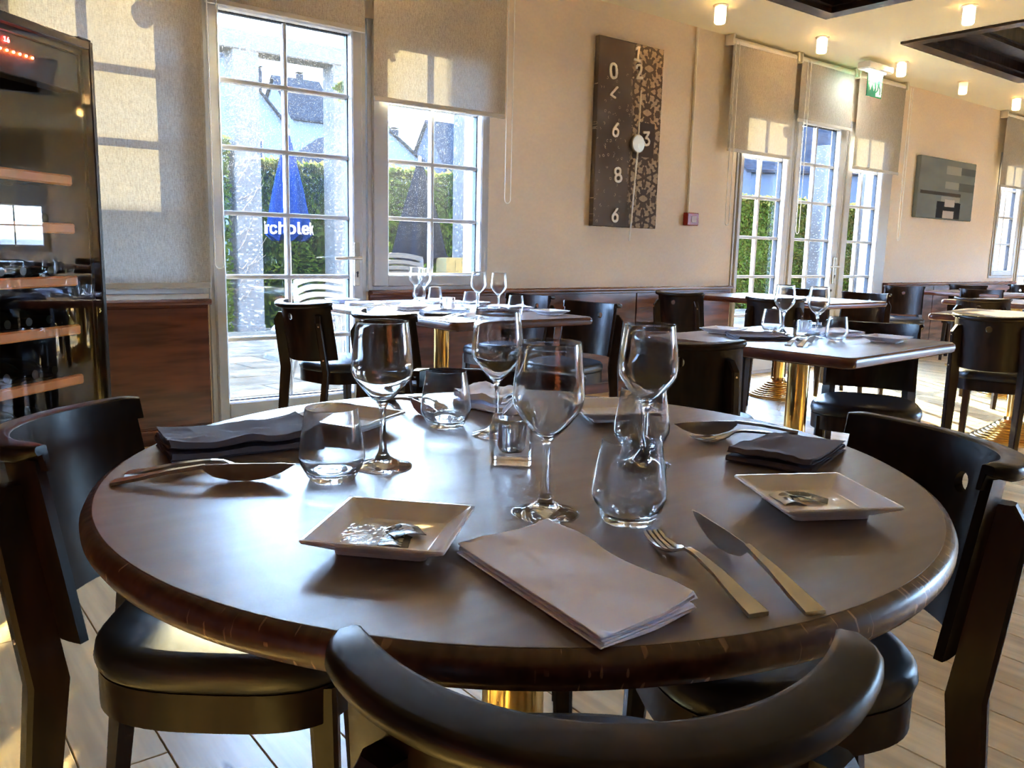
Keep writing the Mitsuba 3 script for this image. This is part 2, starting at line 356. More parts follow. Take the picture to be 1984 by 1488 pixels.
def wainscot(name, x0, x1, z1, mat, y=YW):
    k = add(name, cbox(x0, x1, y-0.025, y, 0.0, z1-0.03, 0.002), mat, smooth=False, kind='structure', label='dark red wooden wainscot below the windows')
    n = max(1, round((x1-x0)/1.1)); w = (x1-x0)/n
    for i in range(n):
        add('panel', cbox(x0+i*w+0.004, x0+(i+1)*w-0.004, y-0.034, y-0.022, 0.09, z1-0.045, 0.003), mat, k, smooth=False)
    prof = Polygon([(0, 0), (0.052, 0), (0.060, 0.010), (0.060, 0.018), (0.050, 0.028), (0, 0.028)])
    cap = extr(prof, x1-x0+0.01, 0); M = np.eye(4); M[:3, :3] = np.array([[0, 0, 1], [-1, 0, 0], [0, 1, 0]]); M[:3, 3] = [x0, y, z1-0.03]
    add('cap_rail', xf(cap, M), mat, k, smooth=False)
    add('skirting', cbox(x0, x1, y-0.040, y-0.02, 0, 0.08, 0.003), mat, k, smooth=False)
wainscot('trim_1', 0.0, 1.455, 0.765, 'mahogany')
wainscot('trim_2', 2.425, 5.87, 0.80, 'mahogany')
wainscot('trim_3', 8.42, 11.55, 0.81, 'mahogany')

# ------------------------------------------------------------------ windows and doors
GY = 4.60
def glazed(name, fx0, fx1, fz0, fz1, gx0, gx1, gz0, gz1, cols, rows, label, glass='pane', leaf=True, yo=0.0, ax=None):
    """outer frame fx/fz, glass gx/gz; parts: frame, sash, muntin, pane"""
    k = thing(name, label, kind='structure')
    def A(n, m, mat, par=k, **kw):
        return add(n, xf(m, ax) if ax is not None else m, mat, par, smooth=False, **kw)
    def ring(a, b, c, d, w0, w1, w2, w3, y0, y1, bev=0.004):
        return [cbox(a, a+w0, y0, y1, c, d, bev), cbox(b-w1, b, y0, y1, c, d, bev), cbox(a+w0*0.9, b-w1*0.9, y0+0.001, y1-0.001, c, c+w2, bev), cbox(a+w0*0.9, b-w1*0.9, y0+0.001, y1-0.001, d-w3, d, bev)]
    y = GY + yo; fw = 0.035
    A('frame', cat_(ring(fx0, fx1, fz0, fz1, fw, fw, fw, fw, y-0.06, y+0.06)), 'pvc')
    s = A('sash', cat_(ring(fx0+fw*0.8, fx1-fw*0.8, fz0+fw*0.8, fz1-fw*0.8, gx0-fx0-fw*0.8, fx1-fw*0.8-gx1, gz0-fz0-fw*0.8, fz1-fw*0.8-gz1, y-0.075, y+0.035, 0.008)), 'pvc')
    A('gasket', cat_(ring(gx0-0.002, gx1+0.002, gz0-0.002, gz1+0.002, 0.008, 0.008, 0.008, 0.008, y-0.02, y+0.02, 0.001)), 'gasket', s)
    cw, ch = (gx1-gx0)/cols, (gz1-gz0)/rows
    for i in range(1, cols):
        A('muntin', cat_(cbox(gx0+i*cw-0.012, gx0+i*cw+0.012, y-0.022, y-0.004, gz0, gz1, 0.005), cbox(gx0+i*cw-0.012, gx0+i*cw+0.012, y+0.004, y+0.022, gz0, gz1, 0.005)), 'pvc')
    for j in range(1, rows):
        A('muntin', cat_(cbox(gx0, gx1, y-0.024, y-0.004, gz0+j*ch-0.013, gz0+j*ch+0.013, 0.005), cbox(gx0, gx1, y+0.004, y+0.024, gz0+j*ch-0.013, gz0+j*ch+0.013, 0.005)), 'pvc')
    for i in range(cols):
        for j in range(rows):
            a, b, c, d = gx0+i*cw, gx0+(i+1)*cw, gz0+j*ch, gz0+(j+1)*ch
            v = np.array([[a, y, c], [b, y, c], [b, y, d], [a, y, d]])
            A('pane', trimesh.Trimesh(v, [[0, 1, 2], [0, 2, 3]], process=False), glass)
    return k
glazed('window_1', 0.55, 1.47, 0.79, 2.36, 0.65, 1.325, 0.89, 2.257, 2, 4, 'white framed window behind the long left blind')
door1 = glazed('door_1', 1.47, 2.41, 0.0, 2.36, 1.56, 2.315, 0.188, 2.257, 2, 6, 'white glazed terrace door with twelve panes', 'dirty')
glazed('window_2', 2.42, 3.31, 0.79, 2.36, 2.557, 3.238, 0.892, 2.257, 2, 4, 'white framed window right of the terrace door', 'dirty')
glazed('window_3', 5.88, 6.66, 0.0, 2.34, 5.96, 6.57, 0.188, 2.24, 2, 6, 'white full height window left of the far glazed door')
door2 = glazed('door_2', 6.66, 7.50, 0.0, 2.34, 6.76, 7.385, 0.188, 2.24, 2, 6, 'far white glazed door between two full height windows')
glazed('window_4', 7.50, 8.40, 0.0, 2.34, 7.63, 8.18, 0.188, 2.24, 2, 6, 'white full height window right of the far glazed door')
glazed('window_5', 10.86, 11.56, 0.85, 2.34, 10.94, 11.46, 0.94, 2.24, 2, 4, 'white framed window at the far right')
glazed('door_3', 11.60, 12.45, 0.0, 2.34, 11.69, 12.36, 0.188, 2.24, 2, 6, 'farthest white glazed door at the right edge')
AX = rz(-math.pi/2); AX[:3, 3] = [X1 - 4.6 + 0.1, 0, 0]
glazed('window_6', -3.75, -2.75, 0.85, 2.34, -3.65, -2.85, 0.95, 2.24, 2, 4, 'white framed window in the right hand end wall', ax=AX, yo=0.03)
def lever(par, x, z, flip=1, mats=('grey_plastic', 'steel')):
    add('lock_plate', cbox(x-0.017, x+0.017, 4.505, 4.524, z-0.165, z+0.09, 0.004), 'hub_metal', par)
    h = add('handle', cat_(tube([[x, 4.525, z], [x, 4.470, z]], 0.011, 12), tube([[x+0.008, 4.468, z], [x-0.06*flip, 4.462, z+0.001], [x-0.16*flip, 4.468, z-0.004]], [0.0105, 0.0095, 0.008], 12)), 'brushed', par, smooth=50)
    add('keyhole', cat_(xf(trimesh.creation.cylinder(0.0075, 0.003, sections=16), tr(x, 4.503, z-0.085) @ rx(math.pi/2)), cbox(x-0.004, x+0.004, 4.501, 4.505, z-0.112, z-0.088, 0.001)), 'gasket', par)
lever(door1, 2.332, 0.99); lever(door2, 7.43, 0.97)

# ------------------------------------------------------------------ roller blinds
def blind(x0, x1, zb, label, chain=None, cz=1.36, y=4.48, zt=2.745):
    t = thing('roller_blind', label, 'blind')
    n = 13; xs = np.linspace(x0, x1, n); zs = np.linspace(zb, zt, 9)
    v = np.array([[x, y + 0.003*math.sin(x*3.1 + z) - 0.002*(z-zb), z] for z in zs for x in xs]); f = []
    for j in range(8):
        for i in range(n-1):
            q = j*n+i; f += [[q, q+1, q+n+1], [q, q+n+1, q+n]]
    add('fabric', trimesh.Trimesh(v, f, process=False), 'fabric', t, smooth=True)
    add('bottom_bar', cbox(x0, x1, y-0.008, y+0.008, zb-0.02, zb+0.008, 0.004), 'blind_bar', t)
    add('roller', xf(trimesh.creation.cylinder(0.028, x1-x0-0.02, sections=24), tr((x0+x1)/2, y+0.02, zt+0.005) @ ry(math.pi/2)), 'pvc_warm', t)
    for xx in (x0-0.012, x1+0.012):
        add('bracket', cbox(xx-0.012, xx+0.012, y-0.02, YW, zt-0.03, CZ, 0.006), 'pvc_warm', t)
    if chain is not None:
        N = 40; pth = []
        for i in range(N): pth.append([chain + 0.02*0 - 0.024, y-0.028, zt - (zt-cz-0.03)*i/(N-1)])
        for i in range(1, 12):
            a = math.pi*i/12; pth.append([chain - 0.024*math.cos(a), y-0.028, cz + 0.03 - 0.03*math.sin(a)])
        for i in range(N): pth.append([chain + 0.024, y-0.028, cz + 0.03 + (zt-cz-0.03)*i/(N-1)])
        add('chain', tube(pth, 0.0034, 6), 'chain', t, smooth=True)
    return t
blind(-0.9, 1.46, 0.845, 'long cream roller blind lowered to the wooden panel behind the wine fridge')
blind(1.475, 2.375, 2.275, 'short cream roller blind pulled up above the terrace door', 1.50, 0.925)
blind(2.43, 3.385, 1.915, 'cream roller blind half lowered over the window right of the terrace door', 3.40, 1.36)
blind(5.66, 6.53, 1.915, 'cream roller blind left of the far glazed door', 5.68, 1.30)
blind(6.60, 7.45, 2.25, 'cream roller blind pulled up above the far glazed door', 6.68, 1.26)
blind(7.54, 8.39, 1.915, 'cream roller blind right of the far glazed door, behind the exit sign', 8.46, 1.24)
blind(10.74, 11.60, 1.95, 'cream roller blind at the far right window', None)
t = blind(-3.75, -2.75, 1.62, 'cream roller blind on the end wall window seen mirrored in the fridge door')
for k_ in [k for k in scene if k.startswith(t + '__')]:
    scene[k_]['to_world'] = W(AX)
# stickers on the panes
def sticker(x, z, r, label, leafy=False):
    N = 28; a = np.arange(N)*2*np.pi/N
    rad = r*(1 + (0.28*np.sin(5*a) + 0.18*np.sin(9*a+1) if leafy else 0.03*np.sin(3*a)))
    m = extr(Polygon(np.c_[rad*np.cos(a), rad*np.sin(a)*1.15]), 0.001)
    add('window_sticker', xf(m, tr(x, 4.612, z) @ rx(math.pi/2)), 'lamp_glass', smooth=False, label=label, cat='sticker')
sticker(2.62, 2.23, 0.05, 'leaf shaped sticker on the window right of the terrace door', True)
sticker(6.53, 2.17, 0.045, 'round sticker on the window left of the far glazed door')
sticker(1.27, 2.19, 0.055, 'round sticker on the window behind the long left blind')

# ------------------------------------------------------------------ ceiling lamps
def emit(c): return {'type': 'area', 'radiance': rgb(c)}
shade = mikit.ply(lathe([(0.030, -0.125), (0.040, -0.115), (0.040, -0.012), (0.037, -0.012), (0.037, -0.113), (0.030, -0.121)], 24), 'lamp_glass', smooth=40)
rose = mikit.ply(lathe([(0, -0.02), (0.02, -0.02), (0.045, -0.012), (0.055, -0.004), (0.055, 0.0), (0, 0)], 28), 'brushed', smooth=30)
bulbm = trimesh.creation.icosphere(2, 0.017); bulbm.apply_translation([0, 0, -0.085])
bulb = mikit.ply(bulbm, 'white_plastic', smooth=True)
def lamp(x, y, label, on=1.0, group=None):
    t = thing('ceiling_lamp', label, 'ceiling lamp', group); M = tr(x, y, CZ)
    scene[f'{t}__rose'] = {**rose, 'to_world': W(M)}; scene[f'{t}__shade'] = {**shade, 'to_world': W(M)}
    scene[f'{t}__bulb'] = {**bulb, 'to_world': W(M), **({'emitter': emit((95*on*LAMP, 66*on*LAMP, 34*on*LAMP))} if on else {})}
lamp(4.96, 4.06, 'frosted glass ceiling lamp above the tall wall clock')
lamp(6.25, 4.07, 'lit frosted ceiling lamp in front of the blinds, left of the exit sign')
lamp(7.53, 4.08, 'lit frosted ceiling lamp just right of the exit sign')
lamp(8.75, 4.09, 'dim ceiling lamp above the square painting', 0.06)
lamp(10.02, 4.10, 'lit ceiling lamp near the farthest blind')
lamp(6.22, 2.92, 'lit frosted ceiling lamp between the two ceiling coffers')
for (x, y) in ((3.70, 4.06), (2.44, 4.06), (1.2, 4.06), (2.9, 2.6), (6.22, 0.7), (2.5, -0.6), (9.7, 2.4)):
    lamp(x, y, 'frosted glass ceiling lamp of the row outside the picture', group='ceiling lamps over the rest of the room')

# ------------------------------------------------------------------ exit sign, alarm, conduit, clock, painting
t = thing('exit_sign', 'green and white emergency exit sign hanging from a white ceiling box', 'exit sign')
add('housing', cbox(7.10, 7.52, 4.14, 4.26, 2.70, 2.765, 0.012), 'white_plastic', t)
add('light', cbox(7.2, 7.44, 4.17, 4.23, 2.695, 2.701, 0.002), 'white_plastic', t); scene[f'{t}__light']['emitter'] = emit((6, 6.5, 7))
add('plate', cbox(7.19, 7.44, 4.196, 4.204, 2.485, 2.70, 0.001), 'green_sign', t, smooth=False)
def sgn(name, P, mat, y=4.1955): add(name, xf(extr(P, 0.0008), np.array([[1, 0, 0, 0], [0, 0, -1, y], [0, 1, 0, 0], [0, 0, 0, 1.0]])), mat, t, smooth=False)
sgn('arrow', Polygon([(7.205, 2.60), (7.24, 2.535), (7.275, 2.60), (7.252, 2.60), (7.252, 2.67), (7.228, 2.67), (7.228, 2.60)]), 'white_plastic')
sgn('arrow', Polygon([(7.275, 2.59), (7.30, 2.535), (7.318, 2.565), (7.300, 2.60)]), 'white_plastic')
sgn('door_field', sbox(7.335, 2.495, 7.43, 2.69), 'white_plastic')
run = unary_union([Point(7.392, 2.665).buffer(0.012), LineString([(7.386, 2.648), (7.372, 2.59)]).buffer(0.012), LineString([(7.384, 2.64), (7.41, 2.615), (7.42, 2.63)]).buffer(0.005),
                   LineString([(7.384, 2.64), (7.358, 2.62), (7.35, 2.598)]).buffer(0.005), LineString([(7.372, 2.59), (7.402, 2.562), (7.402, 2.52)]).buffer(0.007), LineString([(7.372, 2.59), (7.362, 2.55), (7.34, 2.53)]).buffer(0.007)])
sgn('running_figure', run, 'green_sign', 4.1945)
t = thing('fire_alarm', 'small red fire alarm call point on the wall left of the far windows', 'fire alarm')
add('housing', cbox(5.245, 5.385, 4.50, YW, 1.285, 1.385, 0.006), 'red', t)
add('press_plate', cbox(5.29, 5.35, 4.496, 4.502, 1.31, 1.36, 0.002), 'alarm_plate', t)
add('conduit_pipe', cat_(tube([[5.285, 4.535, 1.38], [5.285, 4.535, 2.79]], 0.011, 12)), 'pvc_warm', label='thin painted conduit running up the wall from the red fire alarm', cat='pipe', smooth=40)

t = thing('wall_clock', 'tall grey and damask wall clock with wooden numerals and long silver hands', 'clock')
CX0, CX1, CZ0, CZ1 = 4.22, 4.885, 1.245, 2.56
add('panel', cbox(CX0, CX1, 4.505, YW, CZ0, CZ1, 0.004), 'clock_print', t, smooth=False)
def numeral(s, u, v, h=0.11, a=0):
    m = meshkit.text_mesh(s, h, 0.010, True); c = m.bounds.mean(0); m.apply_translation([-c[0], -c[1], 0])
    R = np.array([[1, 0, 0, 0], [0, 0, -1, 0], [0, 1, 0, 0], [0, 0, 0, 1.0]])
    add('numeral', xf(m, tr(CX0 + u*(CX1-CX0), 4.506, CZ1 - v*(CZ1-CZ0)) @ R @ rz(math.radians(a))), 'numeral', t, smooth=False)
numeral('1', 0.575, 0.055, 0.10, -6); numeral('2', 0.605, 0.145, 0.10, 8); numeral('0', 0.215, 0.17, 0.105, 8); numeral('7', 0.24, 0.275, 0.085, 160)
numeral('6', 0.285, 0.475, 0.10, -8); numeral('3', 0.77, 0.50, 0.10, 4); numeral('8', 0.345, 0.715, 0.105, 10); numeral('6', 0.33, 0.936, 0.10, -6)
HX, HZ = 4.625, 1.855
add('hub', xf(lathe([(0, 0), (0.062, 0), (0.068, 0.006), (0.068, 0.026), (0.062, 0.032), (0, 0.033)], 40), tr(HX, 4.505, HZ) @ rx(math.pi/2)), 'hub_metal', t)
add('hand', tube([[HX, 4.478, HZ], [4.572, 4.474, 1.145]], [0.0068, 0.0056], 8), 'white_plastic', t)
add('hand', tube([[HX, 4.482, HZ], [4.632, 4.48, 2.235]], [0.0075, 0.005], 8), 'numeral', t)
t = thing('painting', 'square abstract grey painting with a black H shape on the far wall', 'painting')
add('canvas', cbox(8.87, 10.15, 4.500, YW-0.002, 1.50, 2.14, 0.006), 'painting_print', t, smooth=False)

# ------------------------------------------------------------------ wine fridge
FD = np.array([math.sin(math.radians(48.7)), math.cos(math.radians(48.7))]); FM = np.eye(4)
FM[:2, 0] = FD; FM[:2, 1] = [-FD[1], FD[0]]; FM[:3, 3] = [0.302, 3.158, 0]     # local x along the door, y into the cabinet
t = thing('wine_fridge', 'tall black wine fridge with glass door and wooden shelves', 'fridge')
def fa(n, m, mat, par=t, **kw): return add(n, m, mat, par, M=FM, **kw)
FWD = 0.60; FH = 1.785
fa('cabinet', cat_(cbox(0, 0.035, 0.035, 0.58, 0.03, FH), cbox(FWD-0.035, FWD, 0.035, 0.58, 0.03, FH), cbox(0, FWD, 0.54, 0.58, 0.03, FH), cbox(0, FWD, 0.035, 0.58, FH-0.05, FH+0.004), cbox(0, FWD, 0.035, 0.58, 0.03, 0.12)), 'black')
fa('foot', cat_(cbox(0.04, 0.09, 0.06, 0.11, 0, 0.032), cbox(0.51, 0.56, 0.06, 0.11, 0, 0.032), cbox(0.04, 0.09, 0.48, 0.53, 0, 0.032), cbox(0.51, 0.56, 0.48, 0.53, 0, 0.032)), 'black_matt')
dr_ = fa('door', cat_(cbox(0, 0.022, 0, 0.034, 0.04, FH), cbox(FWD-0.022, FWD, 0, 0.034, 0.04, FH), cbox(0.02, FWD-0.02, 0.001, 0.033, 0.04, 0.075), cbox(0.02, FWD-0.02, 0.001, 0.033, FH-0.03, FH)), 'black')
gv = np.array([[0.02, 0.004, 0.07], [FWD-0.02, 0.004, 0.07], [FWD-0.02, 0.004, FH-0.025], [0.02, 0.004, FH-0.025]])
fa('pane', trimesh.Trimesh(gv, [[0, 1, 2], [0, 2, 3]], process=False), 'pane', dr_, smooth=False)
fa('hinge', cat_(cbox(FWD-0.07, FWD-0.005, 0.004, 0.03, FH+0.001, FH+0.008, 0.002)), 'black_matt')
fa('control_panel', cbox(0.036, FWD-0.036, 0.045, 0.12, 1.60, FH-0.05), 'black_matt')
for i in range(8):
    m = trimesh.creation.icosphere(1, 0.0042); m.apply_translation([0.14 + 0.0285*i, 0.043, 1.676])
    k = fa('indicator', m, 'red', smooth=True); scene[k]['emitter'] = emit((9, 1.0, 0.2))
m = meshkit.text_mesh('16', 0.016, 0.002); m.apply_transform(tr(0.21, 0.042, 1.702) @ rx(math.pi/2))
k = fa('display_digits', m, 'red', smooth=False); scene[k]['emitter'] = emit((2.6, 0.12, 0.1))
for i, z in enumerate((0.34, 0.527, 0.72, 0.905, 1.10, 1.277)):
    s = fa('shelf', cbox(0.075, 0.525, 0.06, 0.085, z-0.019, z+0.019, 0.006), 'shelf_wood')
    fa('rack', cat_([cbox(0.05, 0.55, 0.10 + 0.06*q, 0.115 + 0.06*q, z-0.016, z-0.002, 0.002) for q in range(7)]), 'black_matt', s)
    if i < 5:
        for q in range(4):
            prof = [(0, 0), (0.036, 0), (0.038, 0.006), (0.038, 0.19), (0.030, 0.225), (0.015, 0.25), (0.0145, 0.31), (0.016, 0.312), (0.016, 0.325), (0, 0.325)]
            b = xf(lathe(prof, 20), FM @ tr(0.12 + 0.113*q, 0.45 + 0.01*((q*7+i) % 3), z+0.038) @ rx(math.pi/2))
            kk = add('wine_bottle', b, 'bottle', label=f'dark wine bottle lying on the {("lowest", "second lowest", "third lowest", "third highest", "second highest")[i]} shelf of the wine fridge', cat='bottle', group=f'wine bottles on fridge shelf {i+1}')

# ------------------------------------------------------------------ chairs (origin on the floor under the seat centre, facing +y)
def d_outline(w, d, k=1.0, n=56):
    a = np.linspace(0, 2*np.pi, n, endpoint=False); c, s = np.cos(a), np.sin(a); e = 2/3.1
    x = np.sign(c)*np.abs(c)**e*w/2; y = np.sign(s)*np.abs(s)**e*d/2
    x = x*(1 + 0.10*y/(d/2))
    return np.c_[x, y]*k
def make_chair():
    P = []
    o = d_outline(0.395, 0.40)
    def ringz(s, z): return np.c_[o*s, np.full(len(o), z)]
    cush = loft([ringz(0.97, 0.449), ringz(0.995, 0.457), ringz(1.01, 0.469), ringz(0.995, 0.485), ringz(0.95, 0.495), ringz(0.86, 0.501), ringz(0.6, 0.505), ringz(0.3, 0.506)])
    P.append(('seat', mikit.ply(cush, 'leather', smooth=60)))
    ap = extr(Polygon(o*0.985).difference(Polygon(o*0.86)), 0.056, 0.395)
    P.append(('apron', mikit.ply(ap, 'dark_wood', smooth=35)))
    for s in (-1, 1):
        x, y = s*0.155, 0.145
        def sq(cx, cy, h, z, b=0.006): 
            q = h - b; return [[cx-q, cy-h, z], [cx+q, cy-h, z], [cx+h, cy-q, z], [cx+h, cy+q, z], [cx+q, cy+h, z], [cx-q, cy+h, z], [cx-h, cy+q, z], [cx-h, cy-q, z]]
        P.append(('leg', mikit.ply(loft([sq(x+s*0.014, y+0.016, 0.0135, 0), sq(x, y, 0.0205, 0.447)]), 'dark_wood', smooth=20)))
    # curved backrest: arc of radius R about (0, yc), leaning back with height
    R, lean = 0.190, 0.17; zb, zt = 0.520, 0.778
    yc = lambda z: -0.067 - lean*(z-0.47)
    ct, sn = math.cos(lean), math.sin(lean)
    def tilt(a, r, z):   # the bent back is a cylinder piece whose axis leans backwards
        return [r*math.sin(a), -0.070 - r*math.cos(a)*ct - (z-0.47)*sn, 0.482 + (z-0.47)*ct - r*math.cos(a)*sn*0.6]
    A = np.radians(np.linspace(-62, 62, 33))
    def sec(a, t):   # thin upright section at angle a
        return [tilt(a, r, z) for (r, z) in ((R, zb), (R+t, zb), (R+t, (zb+zt)/2), (R+t, zt), (R, zt), (R, (zb+zt)/2))]
    shell = man(loft([sec(a, 0.013) for a in A]))
    zc = 0.733; hole = trimesh.creation.cylinder(0.0155, 0.2, sections=24); hole.apply_transform(tr(*tilt(0, R, zc)) @ rx(math.pi/2 - lean))
    P.append(('backrest', mikit.ply(unman(shell - man(hole)), 'dark_wood', smooth=30)))
    # top rail
    A2 = np.radians(np.linspace(-65, 65, 35)); rr = []
    prof = [(-0.0015, -0.030), (0.012, -0.030), (0.014, -0.013), (0.036, -0.013), (0.041, -0.009), (0.043, -0.001), (0.040, 0.006), (0.034, 0.009), (0.004, 0.009), (-0.0015, 0.006)]
    for i, a in enumerate(A2):
        f = 0.55 if i in (0, len(A2)-1) else (0.86 if i in (1, len(A2)-2) else 1.0)
        g = 1 - 0.30*(abs(a)/A2[-1])**3
        rr.append([tilt(a, R + max(q, 0)*f*g + min(q, 0), 0.792 + w*(f if w > -0.02 else 1)) for q, w in prof])
    P.append(('top_rail', mikit.ply(loft(rr), 'dark_wood', smooth=40)))
    for s in (-1, 1):
        a = math.radians(44)*s; ca, sa = math.cos(a), math.sin(a)
        def st(z, rad, dep, w, top=False):
            y0 = yc(z) if z > 0.46 else yc(0.46) - 0.16*(0.46-z)*0.75
            out = []
            for (dr1, dw) in ((0, -w), (dep-0.006, -w), (dep, -w+0.005), (dep, w-0.005), (dep-0.006, w), (0, w)):
                r = rad + dr1; out.append([r*sa + dw*ca, y0 - r*ca + dw*sa, z])
            return out
        ri = R + 0.0135
        P.append(('stile', mikit.ply(loft([st(0.0, ri+0.008, 0.030, 0.0135), st(0.22, ri+0.002, 0.044, 0.0150), st(0.46, ri, 0.052, 0.0155), st(0.56, ri, 0.050, 0.0150), st(0.700, ri, 0.046, 0.0145), st(0.735, ri, 0.020, 0.0145)]), 'dark_wood', smooth=20)))
        sc = []
        for z in (0.525, 0.685):
            c = lathe([(0, 0), (0.0042, 0), (0.0032, 0.0016), (0, 0.002)], 10)
            r = ri + (0.0505 if z < 0.6 else 0.046)
            M = np.eye(4); M[:3, :3] = np.array([[ca, 0, sa], [sa, 0, -ca], [0, 1, 0]]); M[:3, 3] = [r*sa, yc(z) - r*ca, z]
            sc.append(xf(c, M))
        P.append(('stile__screw', mikit.ply(cat_(sc), 'steel', smooth=30)))
    return P
CHAIR = make_chair()
def chair(x, y, face, label, group=None):
    """seat centre x, y; face: degrees of the facing direction from +x"""
    return place(CHAIR, 'dining_chair', tr(x, y) @ rz(math.radians(face - 90)), label, 'chair', group)
def chair_r(rx_, ry_, face, label, group=None):
    """by the outer middle of the top rail"""
    a = math.radians(face); return chair(rx_ + 0.345*math.cos(a), ry_ + 0.345*math.sin(a), face, label, group)

# ------------------------------------------------------------------ tables
COL = [(0, 0.03), (0.046, 0.03), (0.046, 0.70), (0, 0.70)]
def ring_base(r=0.215):
    p = [(0, 0), (r, 0), (r, 0.012)]; n = 8
    for i in range(n):
        q = r - 0.012 - (r-0.065)*i/n; z = 0.012 + 0.0105*i + 0.0004*i*i
        p += [(q+0.010, z), (q+0.011, z+0.004), (q+0.006, z+0.0085), (q-0.004, z+0.0098)]
    p += [(0.052, p[-1][1]+0.012), (0.047, p[-1][1]+0.03), (0, p[-1][1]+0.0)]
    return lathe(p, 40)
base_ply = mikit.ply(ring_base(), 'brass', smooth=35)
col_ply = mikit.ply(lathe([(0, 0.03), (0.040, 0.03), (0.040, 0.71), (0.10, 0.712), (0.10, 0.718), (0, 0.718)], 36), 'brass', smooth=40)
def sq_top(w, d):
    R = []
    for (o, z) in ((0.012, -0.038), (0.003, -0.032), (0, -0.019), (0.003, -0.006), (0.010, -0.0005)):
        R.append(np.c_[np.array(rrect(w-2*o, d-2*o, 0.035, 5).exterior.coords)[:-1], np.full(24, 0.75+z)])
    edge = loft(R)
    top = extr(rrect(w-0.018, d-0.018, 0.03, 5), 0.0012, 0.7492)
    return edge, top
def sq_table(x, y, w, d, a, label):
    t = thing('dining_table', label, 'table'); M = tr(x, y) @ rz(math.radians(a)); e, tp = sq_top(w, d)
    add('edge', e, 'mahogany', t, smooth=40, M=M); add('tabletop', tp, 'top_laminate', t, smooth=False, M=M)
    add('column', col_ply, None, t, M=M); add('base', base_ply, None, t, M=M)
    return M

# the round table is not quite level: its top leans just under one degree
M2 = cam_axes(YAW, math.radians(10.0), math.radians(1.33))
G = np.eye(4); G[:3, :3] = M1.T @ M2; G[:3, 3] = CAM
TC = (0.7031, 0.8834); TH = -0.31
def TT(x, y, z=0, a=0): return G @ tr(x, y, TH + z) @ rz(a)
tc = G @ np.array([TC[0], TC[1], TH, 1]); RT = 0.5467
t = thing('round_table', 'large round dark brown table with a worn wooden edge in the foreground', 'table')
pr = [(0, -0.036), (RT-0.014, -0.036), (RT-0.005, -0.032), (RT, -0.024), (RT+0.0005, -0.014), (RT-0.004, -0.005), (RT-0.012, -0.0008), (RT-0.02, -0.0008), (0, -0.0008)]
add('edge', lathe(pr, 160), 'edge_wood', t, smooth=50, M=TT(*TC))
add('tabletop', lathe([(0, -0.004), (RT-0.013, -0.004), (RT-0.013, -0.0004), (RT-0.0138, 0), (0, 0)], 160), 'top_laminate', t, smooth=30, M=TT(*TC))
cb = tc[:3] - np.array([0, 0, 0.036])
add('column', tube([[tc[0], tc[1], 0.02], [tc[0], tc[1], cb[2]+0.005]], 0.046, 40), 'brass', t, smooth=40)
add('collar', lathe([(0, -0.05), (0.10, -0.05), (0.11, -0.044), (0.11, -0.036), (0, -0.036)], 40), 'black_matt', t, M=TT(*TC))
add('base', base_ply, None, t, M=tr(tc[0], tc[1]))

M_T2 = sq_table(2.36, 3.63, 0.82, 1.44, 0, 'rectangular laid dining table beside the window and the clock wall')
M_T3 = sq_table(2.81, 1.82, 0.88, 0.82, 5, 'square laid dining table right of the round table')
M_T4 = sq_table(5.48, 3.72, 0.82, 1.2, 0, 'bare dining table in front of the far glazed doors')
M_T5 = sq_table(5.38, 2.02, 0.84, 0.84, 10, 'bare table at the right edge of the picture behind the sunlit chair')
M_T6 = sq_table(8.75, 3.75, 0.8, 0.8, 0, 'far table below the painting')
M_T7 = sq_table(7.15, 2.75, 0.82, 0.82, 0, 'far bare table at the right edge with a light orange edge')
M_T8 = sq_table(10.3, 3.05, 0.8, 0.8, 0, 'farthest table below the last window')

# chairs
chair(0.437, 1.238, -33, 'dark wooden chair with black seat left of the round table, in front of the fridge')
chair(0.518, 0.566, 54, 'dark wooden chair in the foreground, only its curved top rail seen')
chair(1.06, 0.712, 149, 'dark wooden chair with a black seat at the right of the round table')
chair(0.931, 1.266, 228, 'dark chair on the far side of the round table behind the glasses')
chair(1.9, 3.83, 12, 'dark chair with blue lit seat standing in front of the terrace door')
chair(1.949, 3.11, 8, 'dark chair behind the left wine glass, at the laid table by the window')
chair(2.84, 3.23, 187, 'shiny dark chair below the clock, at the right end of the laid table')
chair_r(3.32, 3.98, 190, 'dark chair against the wainscot behind the wine glasses of the window table')
chair(2.28, 1.88, 30, 'dark chair seen from behind between round table and square laid table')
chair(3.14, 1.72, 208, 'dark chair facing left at the far side of the square laid table')
chair(4.79, 4.0, 12, 'dark chair against the wainscot left of the far windows')
chair(4.87, 3.36, 32, 'dark chair with blue shining top rail at the bare table')
chair_r(6.40, 4.10, 205, 'dark chair in front of the far left window')
chair(5.93, 3.42, 188, 'dark chair at the right side of the bare table by the far doors')
chair(4.70, 1.87, 12, 'sunlit dark chair seen from behind near the right edge')
chair(7.96, 4.08, 207.5, 'shiny dark chair with bronze reflection below the left end of the painting')
chair(8.08, 3.416, 204, 'second shiny dark chair below the right end of the painting')
chair(6.66, 2.75, 10, 'dark chair at the far right table edge')
chair_r(9.6, 4.2, 200, 'far dark chair along the wainscot')
chair_r(10.9, 4.2, 230, 'farthest dark chair below the last window')

